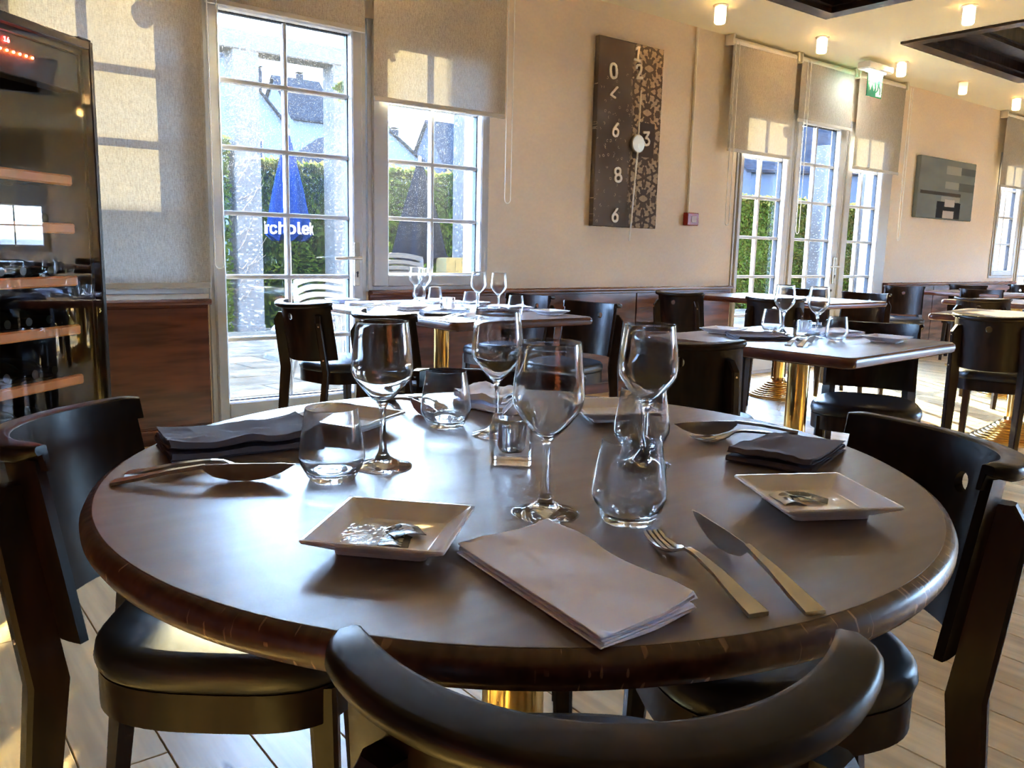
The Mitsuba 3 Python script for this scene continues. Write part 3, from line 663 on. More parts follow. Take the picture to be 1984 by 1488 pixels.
# ------------------------------------------------------------------ tableware
def wine_glass():
    out = spl([(0.0380, 0.0006), (0.0385, 0.0014), (0.030, 0.0042), (0.016, 0.0095), (0.0075, 0.0180), (0.0048, 0.030), (0.0042, 0.056), (0.0045, 0.078), (0.0072, 0.0865), (0.0150, 0.0945), (0.0270, 0.1075), (0.0372, 0.1215), (0.0408, 0.1325), (0.0404, 0.146), (0.0380, 0.170), (0.0348, 0.1965)], 4)
    inn = spl([(0.0338, 0.1965), (0.0370, 0.170), (0.0394, 0.146), (0.0397, 0.1330), (0.0362, 0.1222), (0.0260, 0.1088), (0.0142, 0.0968), (0.006, 0.0915), (0, 0.0905)], 4)
    return lathe(np.vstack([[(0, 0.0003), (0.037, 0.0)], out, [(0.0343, 0.1972)], inn]), 56)
def tumbler():
    out = spl([(0.0290, 0.0010), (0.0300, 0.0035), (0.0375, 0.0170), (0.0414, 0.0260), (0.0417, 0.0330), (0.0398, 0.052), (0.0332, 0.0925)], 4)
    inn = spl([(0.0321, 0.0925), (0.0386, 0.052), (0.0405, 0.0335), (0.0400, 0.0270), (0.0350, 0.0180), (0.0270, 0.0100), (0.012, 0.0085), (0, 0.0085)], 4)
    return lathe(np.vstack([[(0, 0.002), (0.020, 0.0016), (0.0275, 0.0)], out, [(0.03265, 0.0931)], inn]), 56)
def candle_cube():
    h, z = 0.029, 0.062
    b = m3.Manifold.hull(man(cbox(-h, h, -h, h, 0, z, 0.003)))
    cone = man(lathe([(0, 0.016), (0.016, 0.016), (0.0195, 0.022), (0.0225, z+0.01), (0, z+0.01)], 40))
    return unman(b - cone)
WINE = mikit.ply(wine_glass(), 'glass', smooth=50); TUMB = mikit.ply(tumbler(), 'glass', smooth=50); CUBE = mikit.ply(candle_cube(), 'glass', smooth=35)
def plate_mesh(r=0.0715):
    def ring(h, z, c): return np.c_[np.array(rrect(2*h, 2*h, c, 4).exterior.coords)[:-1], np.full(20, z)]
    R = [ring(0.038, 0.0012, 0.006), ring(0.044, 0.0, 0.006), ring(0.046, 0.001, 0.006), ring(0.0465, 0.005, 0.006), ring(r-0.001, 0.0185, 0.004), ring(r, 0.0205, 0.004), ring(r-0.0008, 0.022, 0.004), ring(r-0.004, 0.0222, 0.004), ring(0.047, 0.0085, 0.006), ring(0.0445, 0.0072, 0.006), ring(0.02, 0.0068, 0.005)]
    return loft(R)
PLATE = mikit.ply(plate_mesh(), 'porcelain', smooth=25)
def bend(mesh, fx, maxe=0.006):
    v, f = trimesh.remesh.subdivide_to_size(mesh.vertices, mesh.faces, maxe, max_iter=12)
    m = trimesh.Trimesh(v, f, process=True); m.vertices = fx(np.array(m.vertices)); return m
def fork_mesh():
    L = 0.205
    top = [(0, 0.0105), (0.02, 0.0095), (0.07, 0.0062), (0.115, 0.0036), (0.133, 0.0038), (0.146, 0.0095), (0.155, 0.0122), (0.165, 0.0128), (0.2, 0.0112), (0.205, 0.0102)]
    P = Polygon(top + [(x, -y) for x, y in top[::-1]])
    for k in (-1, 0, 1): P = P.difference(sbox(0.160, k*0.0062-0.0014, 0.22, k*0.0062+0.0014).union(Point(0.160, k*0.0062).buffer(0.0014)))
    def fx(v):
        z = np.interp(v[:, 0], [0, 0.03, 0.07, 0.11, 0.128, 0.14, 0.152, 0.168, 0.19, 0.205], [0.0, 0.0045, 0.0125, 0.0165, 0.0160, 0.0105, 0.0040, 0.0010, 0.0040, 0.0090])
        th = np.interp(v[:, 0], [0, 0.1, 0.13, 0.2], [1.6, 1.5, 1.1, 0.7]); dish = np.where(v[:, 0] > 0.143, 40*v[:, 1]**2*np.clip((0.19-v[:, 0])/0.03, 0, 1), 0)
        return np.c_[v[:, 0], v[:, 1], v[:, 2]*th + z + dish*0.5]
    return bend(extr(P, 0.0025), fx)
def knife_mesh():
    top = [(0, 0.0105), (0.03, 0.0088), (0.08, 0.0052), (0.118, 0.0030)]
    h = bend(extr(Polygon(top + [(x, -y) for x, y in top[::-1]]), 0.0042), lambda v: np.c_[v[:, 0], v[:, 1], v[:, 2]*np.interp(v[:, 0], [0, 0.118], [1.0, 1.25]) + np.interp(v[:, 0], [0, 0.03, 0.07, 0.118], [0, 0.0050, 0.0130, 0.0195])])
    z = [(0.114, 0.0235), (0.116, 0.0160), (0.128, 0.0070), (0.150, 0.0015), (0.172, 0.0), (0.195, 0.0030), (0.217, 0.0110), (0.236, 0.0225), (0.22, 0.0242), (0.16, 0.0248)]
    b = extr(Polygon(z), 0.0014, -0.0007); R = np.array([[1, 0, 0, 0], [0, 0, -1, 0], [0, 1, 0, 0], [0, 0, 0, 1.0]])
    return h, xf(b, R)
FORK = mikit.ply(fork_mesh(), 'steel', smooth=40)
_h, _b = knife_mesh(); KNIFE = [('handle', mikit.ply(_h, 'steel', smooth=40)), ('blade', mikit.ply(_b, 'steel', smooth=20))]
def napkin_mesh(q, lay=3, gap=0.0032, bulge=0.010, seed=0, curl=0.0):
    """q: four corners A B C D (A-B at t=0, D-C at t=1, fold loop on the B-C side), local table metres"""
    A, B, C, D = np.array(q, float)
    pts = []
    zs = [0.0018 + gap*i for i in range(lay+1)]
    for i, z in enumerate(zs):
        rev = i % 2
        s0, s1 = 0.01 + 0.012*((i*5) % 3), 0.965
        row = [(s0 + (s1-s0)*k/12, z + (bulge*0.4*(k/12)**4*(i/lay) if True else 0)) for k in range(13)]
        if rev: row = row[::-1]
        pts += row
        if i < lay:
            r = 0.0035*(1.0 if not rev else 0.6)
            e = (s1 + 0.03, (z+zs[i+1])/2 + bulge*0.2*(i/lay)) if not rev else (s0 - 0.012, (z+zs[i+1])/2)
            pts.append(e)
    Wd = 0.5*(np.linalg.norm(B-A) + np.linalg.norm(C-D))
    line = LineString([(s*Wd, z) for s, z in pts])
    poly = line.buffer(0.00095, quad_segs=2)
    ext = np.array(poly.exterior.segmentize(0.01).coords)[:-1] if not poly.interiors else None
    if ext is None: poly = Polygon(poly.exterior); ext = np.array(poly.exterior.segmentize(0.01).coords)[:-1]
    nt = 22; rings = []
    for t_ in np.linspace(0, 1, nt):
        s = ext[:, 0]/Wd
        base = (A + np.outer(s, B-A))*(1-t_) + (D + np.outer(s, C-D))*t_
        wav = meshkit.fbm(np.c_[s*3 + seed, np.full(len(s), t_*4 + seed), np.full(len(s), seed*1.0)], 3, seed) - 0.5
        z = ext[:, 1]*(1 + 0.5*wav) + 0.004*np.maximum(wav, 0)*(ext[:, 1]/zs[-1]) + curl*np.abs(2*t_-1)**4*(ext[:, 1]/zs[-1])
        off = 0.006*(meshkit.noise(np.c_[s*2, ext[:, 1]*900, np.full(len(s), seed + 3*round(t_))], seed+5) - 0.5)*(1 if t_ in (0, 1) else 0.0)
        d = (D - A)/np.linalg.norm(D-A)
        rings.append(np.c_[base + np.outer(off, d), np.maximum(z, 0.0004)])
    m = loft(rings, cap=False)
    _, fc = trimesh.creation.triangulate_polygon(Polygon(ext), engine='earcut')
    vc = np.array(Polygon(ext).exterior.coords)[:-1]
    if len(vc) == len(ext):
        n = len(ext); fc = np.asarray(fc) % n; f = np.vstack([m.faces, fc, fc[:, ::-1] + (nt-1)*n]); m = trimesh.Trimesh(m.vertices, f, process=False)
    if m.volume < 0: m.invert()
    return m
def napkin(q, mat, label, M, **kw):
    add('napkin', napkin_mesh(q, **kw), mat, smooth=45, M=M, label=label, cat='napkin')
GT = G @ tr(0, 0, TH)
def at2(p, q): return math.atan2(q[1]-p[1], q[0]-p[0])

# --- round table
place1(WINE, 'wine_glass', TT(0.5364, 0.9681), 'leftmost tall wine glass on the round table', 'wine glass')
place1(WINE, 'wine_glass', TT(0.7764, 1.0344), 'wine glass at the back of the round table behind the glass candle cube', 'wine glass')
place1(WINE, 'wine_glass', TT(0.5948, 0.6956), 'front wine glass in the middle of the round table', 'wine glass')
place1(WINE, 'wine_glass', TT(0.8451, 0.7797), 'rightmost wine glass on the round table', 'wine glass')
place1(TUMB, 'tumbler', TT(0.4540, 0.9518), 'tumbler at the left of the round table beside the leftmost wine glass', 'drinking glass')
place1(TUMB, 'tumbler', TT(0.7425, 1.1271), 'sun sparkling tumbler at the back of the round table left of the white napkin', 'drinking glass')
place1(TUMB, 'tumbler', TT(0.6563, 0.6238), 'front tumbler above the fork on the round table', 'drinking glass')
place1(TUMB, 'tumbler', TT(0.9065, 0.8430), 'tumbler behind the rightmost wine glass on the round table', 'drinking glass')
place1(CUBE, 'candle_holder', TT(0.6996, 0.8950, 0, math.radians(-42)), 'square clear glass candle holder in the middle of the round table', 'candle holder')
def plate(c, a, label): return place1(PLATE, 'side_plate', TT(c[0], c[1], 0, math.radians(a)), label, 'plate')
plate((0.4053, 0.7117), -47, 'square white side plate with torn sachets at the front left of the round table')
plate((0.8735, 0.5305), -29, 'white side plate holding a black and a clear sachet, right side of round table')
plate((0.5984, 1.2038), 28, 'square white side plate behind the grey napkin at the left back of the round table')
plate((1.0299, 1.0289), -28, 'square white side plate at the back of the round table behind the tumbler')
def sachet(name, mat, c, a, w, h, label, z=0.0085, curl=0.0015):
    n = 7; g = np.linspace(0, 1, n); vs, uv = [], []
    for v in g:
        for u in g:
            vs.append([(u-.5)*w, (v-.5)*h, curl*math.cos((u-.5)*5)*1.0 + 0.0012*math.sin(v*6+u*4) + curl]); uv.append([u, v])
    f = []
    for j in range(n-1):
        for i in range(n-1):
            q = j*n+i; f += [[q, q+1, q+n+1], [q, q+n+1, q+n]]
    V = np.array(vs); F = np.array(f); Vb = V - [0, 0, 0.0008]; m = len(V)
    bd = [i for i in range(n)] + [n*(j+1)-1 for j in range(1, n)] + [n*(n-1)+i for i in range(n-2, -1, -1)] + [n*j for j in range(n-2, 0, -1)]
    sf = []
    for i in range(len(bd)):
        p, q = bd[i], bd[(i+1) % len(bd)]; sf += [[p, m+p, m+q], [p, m+q, q]]
    mesh = trimesh.Trimesh(np.vstack([V, Vb]), np.vstack([F, F[:, ::-1]+m, sf]), process=False)
    add(name, mesh, mat, smooth=True, uv=np.vstack([uv, uv]), M=TT(c[0], c[1], z, a), label=label, cat='sachet')
sachet('sugar_sachet', 'sachet', (0.3962, 0.6919), math.radians(-40), 0.030, 0.034, 'torn black and white sachet lying flat on the front left plate')
sachet('sugar_sachet', 'sachet', (0.4157, 0.7048), math.radians(-8), 0.034, 0.030, 'black and white sachet leaning over another on the front left plate', 0.011)
sachet('sugar_sachet', 'sachet_logo', (0.8742, 0.5459), math.radians(-62), 0.058, 0.021, 'small black sachet with pale lettering on the right plate')
sachet('sugar_sachet', 'sachet_clear', (0.8528, 0.5521), math.radians(-30), 0.028, 0.042, 'clear sachet with dark print on the right plate')
def film(c, w, h, a, seed, label):
    n = 22; g = np.linspace(-.5, .5, n); vs = np.array([[x*w, y*h, 0] for y in g for x in g])
    nz = meshkit.fbm(np.c_[vs[:, 0]*70, vs[:, 1]*70, np.full(len(vs), seed)], 3, seed); rdg = np.abs(nz-0.5)
    vs[:, 2] = 0.002 + 0.018*np.abs(rdg)*np.clip(1.2-2*np.hypot(vs[:, 0]/w, vs[:, 1]/h), 0.2, 1); f = []
    for j in range(n-1):
        for i in range(n-1):
            q = j*n+i; f += [[q, q+1, q+n+1], [q, q+n+1, q+n]]
    add('plastic_wrapper', trimesh.Trimesh(vs, f, process=False), 'film', smooth=False, M=TT(c[0], c[1], 0.0085, a), label=label, cat='wrapper')
film((0.3854, 0.7214), 0.056, 0.046, math.radians(-47), 3, 'crumpled clear plastic wrapper under the sachets on the front left plate')
film((0.8849, 0.5143), 0.040, 0.036, math.radians(-29), 8, 'crumpled clear plastic wrapper on the right plate')
napkin([(0.440, 0.646), (0.555, 0.640), (0.534, 0.424), (0.421, 0.423)], 'napkin_white', 'folded white napkin at the front of the round table', GT, lay=3, seed=2, bulge=0.012)
napkin([(1.1149, 0.7525), (0.9539, 0.7230), (0.9913, 0.6107), (1.1637, 0.6623)], 'napkin_grey', 'folded dark grey napkin behind the right plate on the round table', GT, lay=3, gap=0.005, seed=5, curl=0.002)
napkin([(0.3158, 1.2393), (0.3057, 1.1271), (0.5128, 1.1033), (0.5311, 1.2442)], 'napkin_grey', 'folded dark grey napkin at the left of the round table above the cutlery', GT, lay=3, gap=0.006, seed=9, bulge=0.014, curl=0.006)
napkin([(0.9946, 1.2508), (0.8673, 1.1392), (0.8434, 1.2557), (0.9686, 1.3522)], 'napkin_white', 'folded white napkin at the back of the round table', GT, lay=3, gap=0.006, seed=12, bulge=0.02, curl=0.003)
def cut(ply, name, p, q, label, c):
    M = TT(p[0], p[1], 0, at2(p, q)) @ np.diag([0.93, 0.93, 0.93, 1])
    return place(ply, name, M, label, c) if isinstance(ply, list) else place1(ply, name, M, label, c)
cut(FORK, 'fork', (0.5718, 0.3882), (0.637, 0.5773), 'steel fork at the front of the round table right of the white napkin', 'fork')
cut(KNIFE, 'table_knife', (0.6144, 0.362), (0.6879, 0.548), 'steel knife at the front of the round table right of the fork', 'knife')
cut(FORK, 'fork', (1.1729, 0.7403), (0.9939, 0.8296), 'steel fork just behind the right grey napkin', 'fork')
cut(KNIFE, 'table_knife', (1.2101, 0.7804), (1.0276, 0.8622), 'dark looking knife behind the fork at the right of the round table', 'knife')
cut(FORK, 'fork', (0.2442, 1.1067), (0.4217, 1.0145), 'steel fork behind the knife at the left of the round table', 'fork')
cut(KNIFE, 'table_knife', (0.2206, 1.0766), (0.3961, 0.9807), 'steel knife nearest the left edge of the round table', 'knife')
cut(FORK, 'fork', (0.8205, 1.3633), (0.7808, 1.1653), 'steel fork behind the sparkling tumbler at the back of the round table', 'fork')
cut(KNIFE, 'table_knife', (0.7749, 1.3700), (0.7422, 1.1597), 'steel knife left of the sparkling tumbler at the back of the round table', 'knife')

# --- laid window table (z 0.75) and square table
Z = 0.7505
def L(x, y, a=0): return tr(x, y, Z) @ rz(math.radians(a))
for (x, y, s) in ((2.56, 4.22, 'farther glass of the left pair'), (2.52, 4.06, 'nearer glass of the left pair'), (2.44, 3.42, 'left glass of the right pair'), (2.455, 3.27, 'right glass of the right pair')):
    place1(WINE, 'wine_glass', L(x, y), f'wine glass on the window table, {s}', 'wine glass')
for (x, y, s) in ((2.62, 4.28, 'tumbler left behind the left pair of wine glasses on the window table'), (2.54, 3.98, 'tumbler right of the left pair of wine glasses on the window table'), (2.47, 3.53, 'tumbler left of the right pair of wine glasses on the window table'), (2.50, 3.19, 'tumbler right of the right pair of wine glasses on the window table')):
    place1(TUMB, 'tumbler', L(x, y), s, 'drinking glass')
place1(CUBE, 'candle_holder', L(2.375, 3.60, 10), 'glass candle holder in the middle of the window table', 'candle holder')
for (x, y, s) in ((2.09, 4.22, 'left end of the window table'), (2.16, 3.62, 'front side of the window table left of the grey napkin'), (2.66, 3.12, 'right end of the window table'), (2.66, 3.78, 'far side of the window table behind the candle holder')):
    place1(PLATE, 'side_plate', L(x, y, 4), f'white side plate at the {s}', 'plate')
ML = tr(0, 0, Z)
def napq(cx, cy, w, l, a):
    c, s = math.cos(math.radians(a)), math.sin(math.radians(a))
    return [(cx + c*u - s*v, cy + s*u + c*v) for u, v in ((-w/2, -l/2), (w/2, -l/2), (w/2, l/2), (-w/2, l/2))]
napkin(napq(2.14, 4.02, 0.13, 0.22, 75), 'napkin_white', 'white napkin near the left end of the window table', ML, seed=21)
napkin(napq(2.16, 3.28, 0.13, 0.24, 70), 'napkin_grey', 'grey napkin at the front edge of the window table', ML, seed=22, bulge=0.02)
napkin(napq(2.63, 3.40, 0.12, 0.21, 80), 'napkin_white', 'white napkin at the right end of the window table behind the wine glasses', ML, seed=23, gap=0.007)
napkin(napq(2.62, 4.02, 0.12, 0.21, 95), 'napkin_white', 'white napkin on the far side of the window table', ML, seed=24)
for (x, y, a, s) in ((2.02, 3.86, 8, 'left front of the window table'), (2.02, 3.12, 8, 'right front of the window table')):
    place1(FORK, 'fork', L(x, y, a), f'fork at the {s}', 'fork'); place(KNIFE, 'table_knife', L(x, y-0.045, a), f'knife at the {s}', 'knife')

for (x, y, s) in ((2.90, 1.965, 'left'), (2.895, 1.812, 'right')):
    place1(WINE, 'wine_glass', L(x, y), f'{s} wine glass on the square laid table', 'wine glass')
place1(TUMB, 'tumbler', L(2.965, 2.065), 'left tumbler on the square laid table', 'drinking glass')
place1(TUMB, 'tumbler', L(2.85, 1.70), 'right tumbler on the square laid table', 'drinking glass')
place1(CUBE, 'candle_holder', L(2.915, 1.885, 15), 'glass candle holder between the wine glasses of the square laid table', 'candle holder')
place1(PLATE, 'side_plate', L(2.70, 2.10, 12), 'square white side plate at the left of the square laid table', 'plate')
place1(PLATE, 'side_plate', L(3.03, 1.60, 8), 'square white side plate at the right of the square laid table', 'plate')
napkin(napq(2.66, 1.90, 0.13, 0.22, 62), 'napkin_grey', 'grey napkin at the front of the square laid table', ML, seed=31, bulge=0.02)
napkin(napq(3.06, 1.83, 0.12, 0.20, 80), 'napkin_white', 'white napkin behind the right tumbler of the square laid table', ML, seed=32, gap=0.006)
place1(FORK, 'fork', L(2.545, 1.70, 20), 'fork at the front of the square laid table', 'fork')
place(KNIFE, 'table_knife', L(2.55, 1.655, 20), 'knife at the front of the square laid table', 'knife')

# ------------------------------------------------------------------ outside
GZ = lambda y: -0.03 - 0.032*max(0, y-4.9)
gp = []
add('terrace', cat_(trimesh.Trimesh(np.array([[-6, 4.83, -0.06], [40, 4.83, -0.06], [40, 13.6, GZ(13.6)-0.03], [-6, 13.6, GZ(13.6)-0.03], [-6, 4.83, -0.3], [40, 4.83, -0.3], [40, 13.6, -0.6], [-6, 13.6, -0.6]]), [[0, 1, 2], [0, 2, 3], [4, 6, 5], [4, 7, 6], [0, 4, 5], [0, 5, 1], [3, 2, 6], [3, 6, 7], [0, 3, 7], [0, 7, 4], [1, 5, 6], [1, 6, 2]], process=False)), 'soil', smooth=False, kind='structure', label='terrace of pale concrete slabs')
TR = math.radians(0)
def paver(x, y, w, d):
    g = 0.011; za, zb = GZ(y), GZ(y+d)
    m = cbox(x+g, x+w-g, y+g, y+d-g, -0.05, 0, 0.006); v = m.vertices
    v[:, 2] += za + (zb-za)*(v[:, 1]-y)/d + rng.uniform(-0.003, 0.003); return m
rest = []
for j in range(15):
    y = 4.86 + 0.58*j
    for i in range(-4, 40):
        x = 0.2 + 0.78*i + 0.39*(j % 2)
        m = paver(x, y, 0.78, 0.58); uv = np.tile([[rng.random(), rng.random()]], (len(m.vertices), 1))
        a = x/(y+0.3)
        if (0.2 < a < 0.75 or (1.15 < a < 1.95 and y < 9)): add('paver', m, 'pave', 'terrace', smooth=False, uv=uv)
        else: rest.append((m, uv))
add('further_pavers', cat_([m for m, _ in rest]), 'pave', 'terrace', smooth=False, uv=np.vstack([u for _, u in rest]), kind='stuff')
add('garden_ground', box(-60, 160, 13.6, 160, -2.2, -0.62), 'soil', smooth=False, kind='structure')
add('street_ground', box(-60, 120, -80, Y0-0.3, -1.2, -0.3), 'soil', smooth=False, kind='structure')

def pillar(x0, x1, y0, y1, z1, label):
    t = thing('pillar', label, 'pillar')
    add('shaft', cbox(x0, x1, y0, y1, GZ(y0)-0.05, z1, 0.012), 'render_grey', t)
    add('plinth', cbox(x0-0.012, x1+0.012, y0-0.012, y1+0.012, GZ(y0)-0.05, GZ(y0)+0.10, 0.012), 'render_grey', t)
PY = 12.6
pillar(4.53, 4.92, PY, PY+0.39, 3.92, 'pale rendered pillar seen through the left half of the terrace door')
pillar(6.12, 6.51, PY, PY+0.39, 3.92, 'pale rendered pillar at the right edge of the terrace door')
pillar(6.16, 6.40, 9.0, 9.25, 4.3, 'tall speckled grey pillar at the right of the window beside the terrace door')
pillar(20.0, 20.36, PY, PY+0.36, 3.92, 'bluish pale pillar behind the far glazed door')
pillar(22.35, 22.7, PY, PY+0.36, 3.92, 'pale pillar behind the right hand far window')
add('pergola_beam', cbox(1.0, 7.0, PY-0.02, PY+0.41, 3.86, 4.13, 0.015), 'render_grey', label='pale horizontal beam across the garden pillars', cat='beam')

# hedge: woody core and many small leaf sprays
def leaves(n, sampler, size, seed):
    r = np.random.default_rng(seed); P, N = sampler(r, n)
    a = r.normal(size=(n, 3)); u = np.cross(N + 0.7*a, r.normal(size=(n, 3))); u /= np.linalg.norm(u, axis=1, keepdims=True) + 1e-9
    w = np.cross(u, N + 0.9*r.normal(size=(n, 3))); w /= np.linalg.norm(w, axis=1, keepdims=True) + 1e-9
    s = size*r.uniform(0.6, 1.4, (n, 1))
    V = np.stack([P - u*s, P + w*s*0.45, P + u*s, P - w*s*0.45], 1).reshape(-1, 3)
    i = np.arange(n)[:, None]*4
    return trimesh.Trimesh(V, np.vstack([i + [0, 1, 2], i + [0, 2, 3]]), process=False)
def hedge(x0, x1, y0, y1, z1, n, label, seed, size=0.05):
    t = thing('hedge', label, 'hedge')
    gz = GZ(min(y0, 13.5)) - 0.03
    add('core', cbox(x0+0.1, x1-0.1, y0+0.14, y1-0.12, gz, z1-0.15, 0.1), 'hedge_core', t)
    def samp(r, n):
        x = r.uniform(x0, x1, n); z = gz + (z1 + 0.06 - gz)*r.random(n)**0.9; top = r.random(n) < 0.22
        bump = 0.13*meshkit.fbm(np.c_[x*2.2, z*2.6, np.full(n, seed)], 3, seed)
        y = y0 + 0.10 - bump + r.uniform(0, 0.07, n)
        zt = z1 + 0.14*(meshkit.fbm(np.c_[x*3, np.zeros(n), np.full(n, seed)], 3, seed+2) - 0.5) + r.uniform(-0.05, 0.04, n)
        y = np.where(top, r.uniform(y0, y1, n), y); z = np.where(top, zt, np.minimum(z, zt))
        Nn = np.where(top[:, None], [[0, 0, 1.0]], [[0, -1.0, 0.2]]); return np.c_[x, y, z], Nn
    for i, (mat, fr) in enumerate((('leaf0', .42), ('leaf1', .30), ('leaf2', .28))):
        add('foliage', leaves(int(n*fr), samp, size, seed*10+i), mat, t, smooth=False, kind='stuff')
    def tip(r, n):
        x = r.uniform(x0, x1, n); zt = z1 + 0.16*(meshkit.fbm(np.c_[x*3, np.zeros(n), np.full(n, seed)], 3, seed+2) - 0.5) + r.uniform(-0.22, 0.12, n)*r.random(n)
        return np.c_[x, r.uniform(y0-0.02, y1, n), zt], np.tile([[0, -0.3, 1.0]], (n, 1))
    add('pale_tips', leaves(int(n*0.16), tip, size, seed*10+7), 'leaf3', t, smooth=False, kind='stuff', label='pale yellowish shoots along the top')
hedge(4.95, 10.9, 13.2, 13.95, 2.35, 26000, 'tall green hedge seen through the terrace door and its window', 41)
hedge(11.05, 24.5, 13.2, 13.95, 2.48, 48000, 'green hedge with sunlit yellow top behind the far glazed doors', 42, 0.062)
hedge(2.2, 4.44, 12.55, 13.4, 2.50, 12000, 'green hedge growing against the left garden pillar', 43)
# climbing twigs on the pillar
tw = []
for i in range(9):
    p = [np.array([4.50 + 0.05*rng.random(), PY-0.03, 0.2 + 0.25*i])]
    for k in range(9): p.append(p[-1] + np.array([0.035 + 0.02*rng.random(), 0.004*rng.normal(), 0.10*rng.random() + (0.03 if i % 2 else -0.02)]))
    tw.append(tube(p, np.linspace(0.006, 0.002, 10), 4))
add('climbing_twigs', cat_(tw), 'bark', smooth=True, label='thin bare twigs climbing over the left garden pillar', cat='twigs', kind='stuff')
m = cat_([xf(trimesh.creation.icosphere(2, 1), tr(x, y, GZ(y)-0.02) @ np.diag([a, b, c, 1])) for x, y, a, b, c in ((5.5, 12.5, 0.40, 0.28, 0.24), (5.74, 12.45, 0.28, 0.25, 0.17), (5.25, 12.55, 0.25, 0.22, 0.16))])
m.vertices = m.vertices + 0.04*(meshkit.fbm(np.array(m.vertices)*6, 3, 4) - 0.5)[:, None]
add('snow_heap', m, 'snow', smooth=True, label='small heap of old snow at the foot of the hedge', cat='snow')

def parasol(x, y, z0, z1, r, mat, label, lettering=None, zpole=None):
    t = thing('parasol', label, 'parasol'); n = 40; rows = []
    for k, s in enumerate(np.linspace(0, 1, 14)):
        z = z1 - (z1-z0)*s; ring = []
        for j in range(n):
            a = 2*math.pi*j/n; fold = 1 + 0.22*math.sin(8*a + 0.6)*min(1, 2*s)
            rr = (0.025 + (r-0.025)*s**0.85)*fold
            ring.append([x + rr*math.cos(a), y + rr*math.sin(a), z + (0.04*math.sin(8*a + 0.6) if s > 0.95 else 0)])
        rows.append(ring)
    add('canopy', loft(rows), mat, t, smooth=50)
    add('pole', tube([[x, y, GZ(y)+0.03], [x, y, z1+0.06]], 0.021, 14), 'garden_white', t, smooth=40)
    add('foot', cbox(x-0.22, x+0.22, y-0.22, y+0.22, GZ(y)-0.02, GZ(y)+0.06, 0.015), 'render_grey', t)
    for s, a, z in lettering or ():
        m = meshkit.text_mesh(s, 0.115, 0.004, True); c = m.bounds.mean(0); m.apply_translation([-c[0], -c[1], 0]); v = np.array(m.vertices)
        R = r*1.02; ang = math.radians(a) + v[:, 0]/R; rad = R + v[:, 2] + 0.035
        m.vertices = np.c_[x + rad*np.cos(ang), y + rad*np.sin(ang), z + v[:, 1]]
        add('lettering', m, 'white_plastic', t, smooth=False)
parasol(3.56, 8.4, 1.13, 2.16, 0.21, 'umbrella_blue', 'closed blue parasol with white lettering on the terrace', (('irch', 208, 1.225), ('olek', 282, 1.225)))
parasol(5.02, 8.2, 0.92, 2.0, 0.27, 'umbrella_dark', 'closed dark parasol behind the window right of the terrace door')
hedge(4.38, 4.86, 8.55, 8.98, 2.85, 5000, 'narrow clipped conifer behind the post between terrace door and window', 44, 0.035)
t = thing('wooden_box', 'pale yellow wooden box behind the window right of the terrace door', 'box')
for i in range(3): add('board', cbox(5.06+0.12*i, 5.175+0.12*i, 7.70, 7.72, GZ(7.8), 0.96, 0.003), 'yellow_wood', t)
add('body', cbox(5.065, 5.415, 7.72, 7.92, GZ(7.8), 0.955, 0.004), 'yellow_wood', t)

# slatted garden chairs
def garden_chair(mat):
    P = []
    def arc_slat(z, h, w=0.25, yb=0.0):
        pts = []
        for a in np.linspace(-1, 1, 9):
            x = a*w; y = -0.24 + 0.05*a*a - 0.16*(z-0.42); dz = 0.045*(1-a*a)*((z-0.42)/0.42)
            pts.append([[x, y, z+dz], [x, y+0.016, z+dz], [x, y+0.016, z+h+dz], [x, y, z+h+dz]])
        return loft(pts)
    for i in range(6): P.append(('back_slat', mikit.ply(arc_slat(0.47+0.055*i, 0.040), mat, smooth=30)))
    P.append(('top_rail', mikit.ply(arc_slat(0.80, 0.052, 0.272), mat, smooth=30)))
    for i in range(6): P.append(('seat_slat', mikit.ply(cbox(-0.23, 0.23, -0.22+0.074*i, -0.155+0.074*i, 0.415, 0.435, 0.006), mat, smooth=20)))
    for s in (-1, 1):
        P.append(('frame', mikit.ply(cat_(tube([[s*0.265, -0.34, 0.0], [s*0.26, -0.19, 0.43], [s*0.262, -0.25, 0.83]], [0.022, 0.024, 0.02], 8), tube([[s*0.265, 0.26, 0.0], [s*0.26, 0.22, 0.43], [s*0.262, 0.20, 0.62]], 0.022, 8), cbox(s*0.262-0.024, s*0.262+0.024, -0.25, 0.25, 0.61, 0.635, 0.01), cbox(s*0.24-0.012, s*0.24+0.012, -0.22, 0.22, 0.385, 0.42, 0.004)), mat, smooth=30)))
    return P
GCW, GCG = garden_chair('garden_white'), garden_chair('garden_grey')
place(GCW, 'garden_chair', tr(2.95, 5.95, GZ(5.95)) @ rz(math.radians(200)), 'white slatted garden chair just outside the terrace door', 'garden chair')
for i, w in enumerate(('lowest', 'second', 'third', 'topmost')):
    place(GCG, 'garden_chair', tr(4.46, 7.62-0.03*i, GZ(7.6)+0.075*i) @ rz(math.radians(170)), f'grey slatted garden chair, {w} of the stack behind the window table', 'garden chair', 'stacked grey garden chairs')

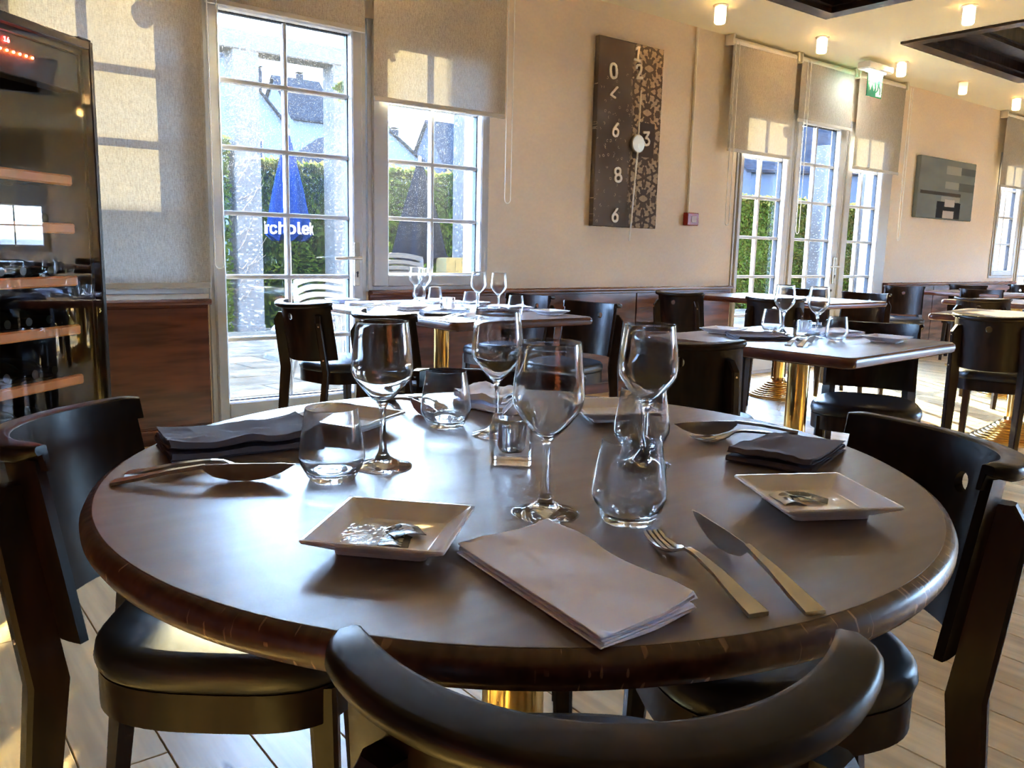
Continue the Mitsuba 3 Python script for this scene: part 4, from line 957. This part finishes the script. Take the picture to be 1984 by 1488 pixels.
# neighbours' houses
def house(x, y, w, d, he, hr, a, label, wall='house_white', wins=(), chim=(), dz=-0.6):
    t = thing('house', label, 'house'); M = tr(x, y, dz) @ rz(math.radians(a))
    prof = Polygon([(-w/2, 0), (w/2, 0), (w/2, he), (0, hr), (-w/2, he)])
    R = np.array([[1, 0, 0, 0], [0, 0, -1, d/2], [0, 1, 0, 0], [0, 0, 0, 1.0]])
    add('walls', xf(extr(prof, d), R), wall, t, smooth=False, M=M)
    o = 0.45; sl = (hr-he)/(w/2); th = 0.22
    for s in (-1, 1):
        q = Polygon([(0, hr+0.02), (0, hr+0.02+th*1.2), (s*(w/2+o), he - o*sl + 0.02 + th), (s*(w/2+o), he - o*sl + 0.02)])
        R2 = R.copy(); R2[1, 3] = d/2 + o
        add('roof', xf(extr(q, d+2*o), R2), 'roof', t, smooth=False, M=M)
    for (cx, cy, hz) in chim:
        k = add('chimney', cbox(cx-0.35, cx+0.35, cy-0.35, cy+0.35, he, hz, 0.03), 'roof', t, M=M)
        add('chimney_cap', cbox(cx-0.47, cx+0.47, cy-0.47, cy+0.47, hz+0.12, hz+0.2, 0.03), 'roof', k, M=M)
    for (wx, wz, ww, wh) in wins:
        k = add('window', cbox(wx-ww/2, wx+ww/2, -d/2-0.06, -d/2+0.02, wz, wz+wh, 0.02), 'white_plastic', t, M=M)
        add('glazing', cbox(wx-ww/2+0.1, wx+ww/2-0.1, -d/2-0.08, -d/2, wz+0.1, wz+wh-0.1, 0.01), 'house_glass', k, M=M)
house(28.2, 87, 10.6, 14, 14.7, 20.5, 0, 'white gabled house right behind the left garden pillar', wins=((2.6, 10.5, 1.3, 2.4),), chim=((4.4, -3, 20.2),), dz=-2)
house(45.8, 105, 11, 5.6, 18.4, 23.7, 90, 'white house with broad dark roof and chimney above the blue parasol', wins=((0, 11, 1.3, 1.8),), chim=((0.2, -0.6, 24.6),), dz=-2)
house(53.6, 112, 9, 4, 15.0, 20.2, 90, 'lower house with blue slate roof beside the right garden pillar', wall='house_blue', dz=-2)
house(44.6, 88, 11, 16, 11.6, 15.4, 0, 'white house with two chimneys behind the window right of the terrace door', wins=((-2.2, 8, 1.3, 1.4), (2.2, 8, 1.3, 1.4)), chim=((2.4, -6, 15.6), (4.4, -2, 14.8)), dz=-2)
house(62, 92, 14, 9, 9.5, 18.5, 90, 'house with a big dark roof beside the tall speckled pillar', wall='house_blue', dz=-2)
house(70, 50, 30, 12, 9.6, 15, 52, 'blue grey house behind the far glazed doors', wall='house_blue', wins=((-8, 6, 1.4, 1.6), (-3, 6, 1.4, 1.6), (3, 6, 1.4, 1.6), (8, 6, 1.4, 1.6)), dz=-2)
house(112, 38, 24, 12, 9.0, 14, 60, 'pale house behind the farthest window', wins=((-5, 6, 1.4, 1.6), (3, 6, 1.4, 1.6)), dz=-2)
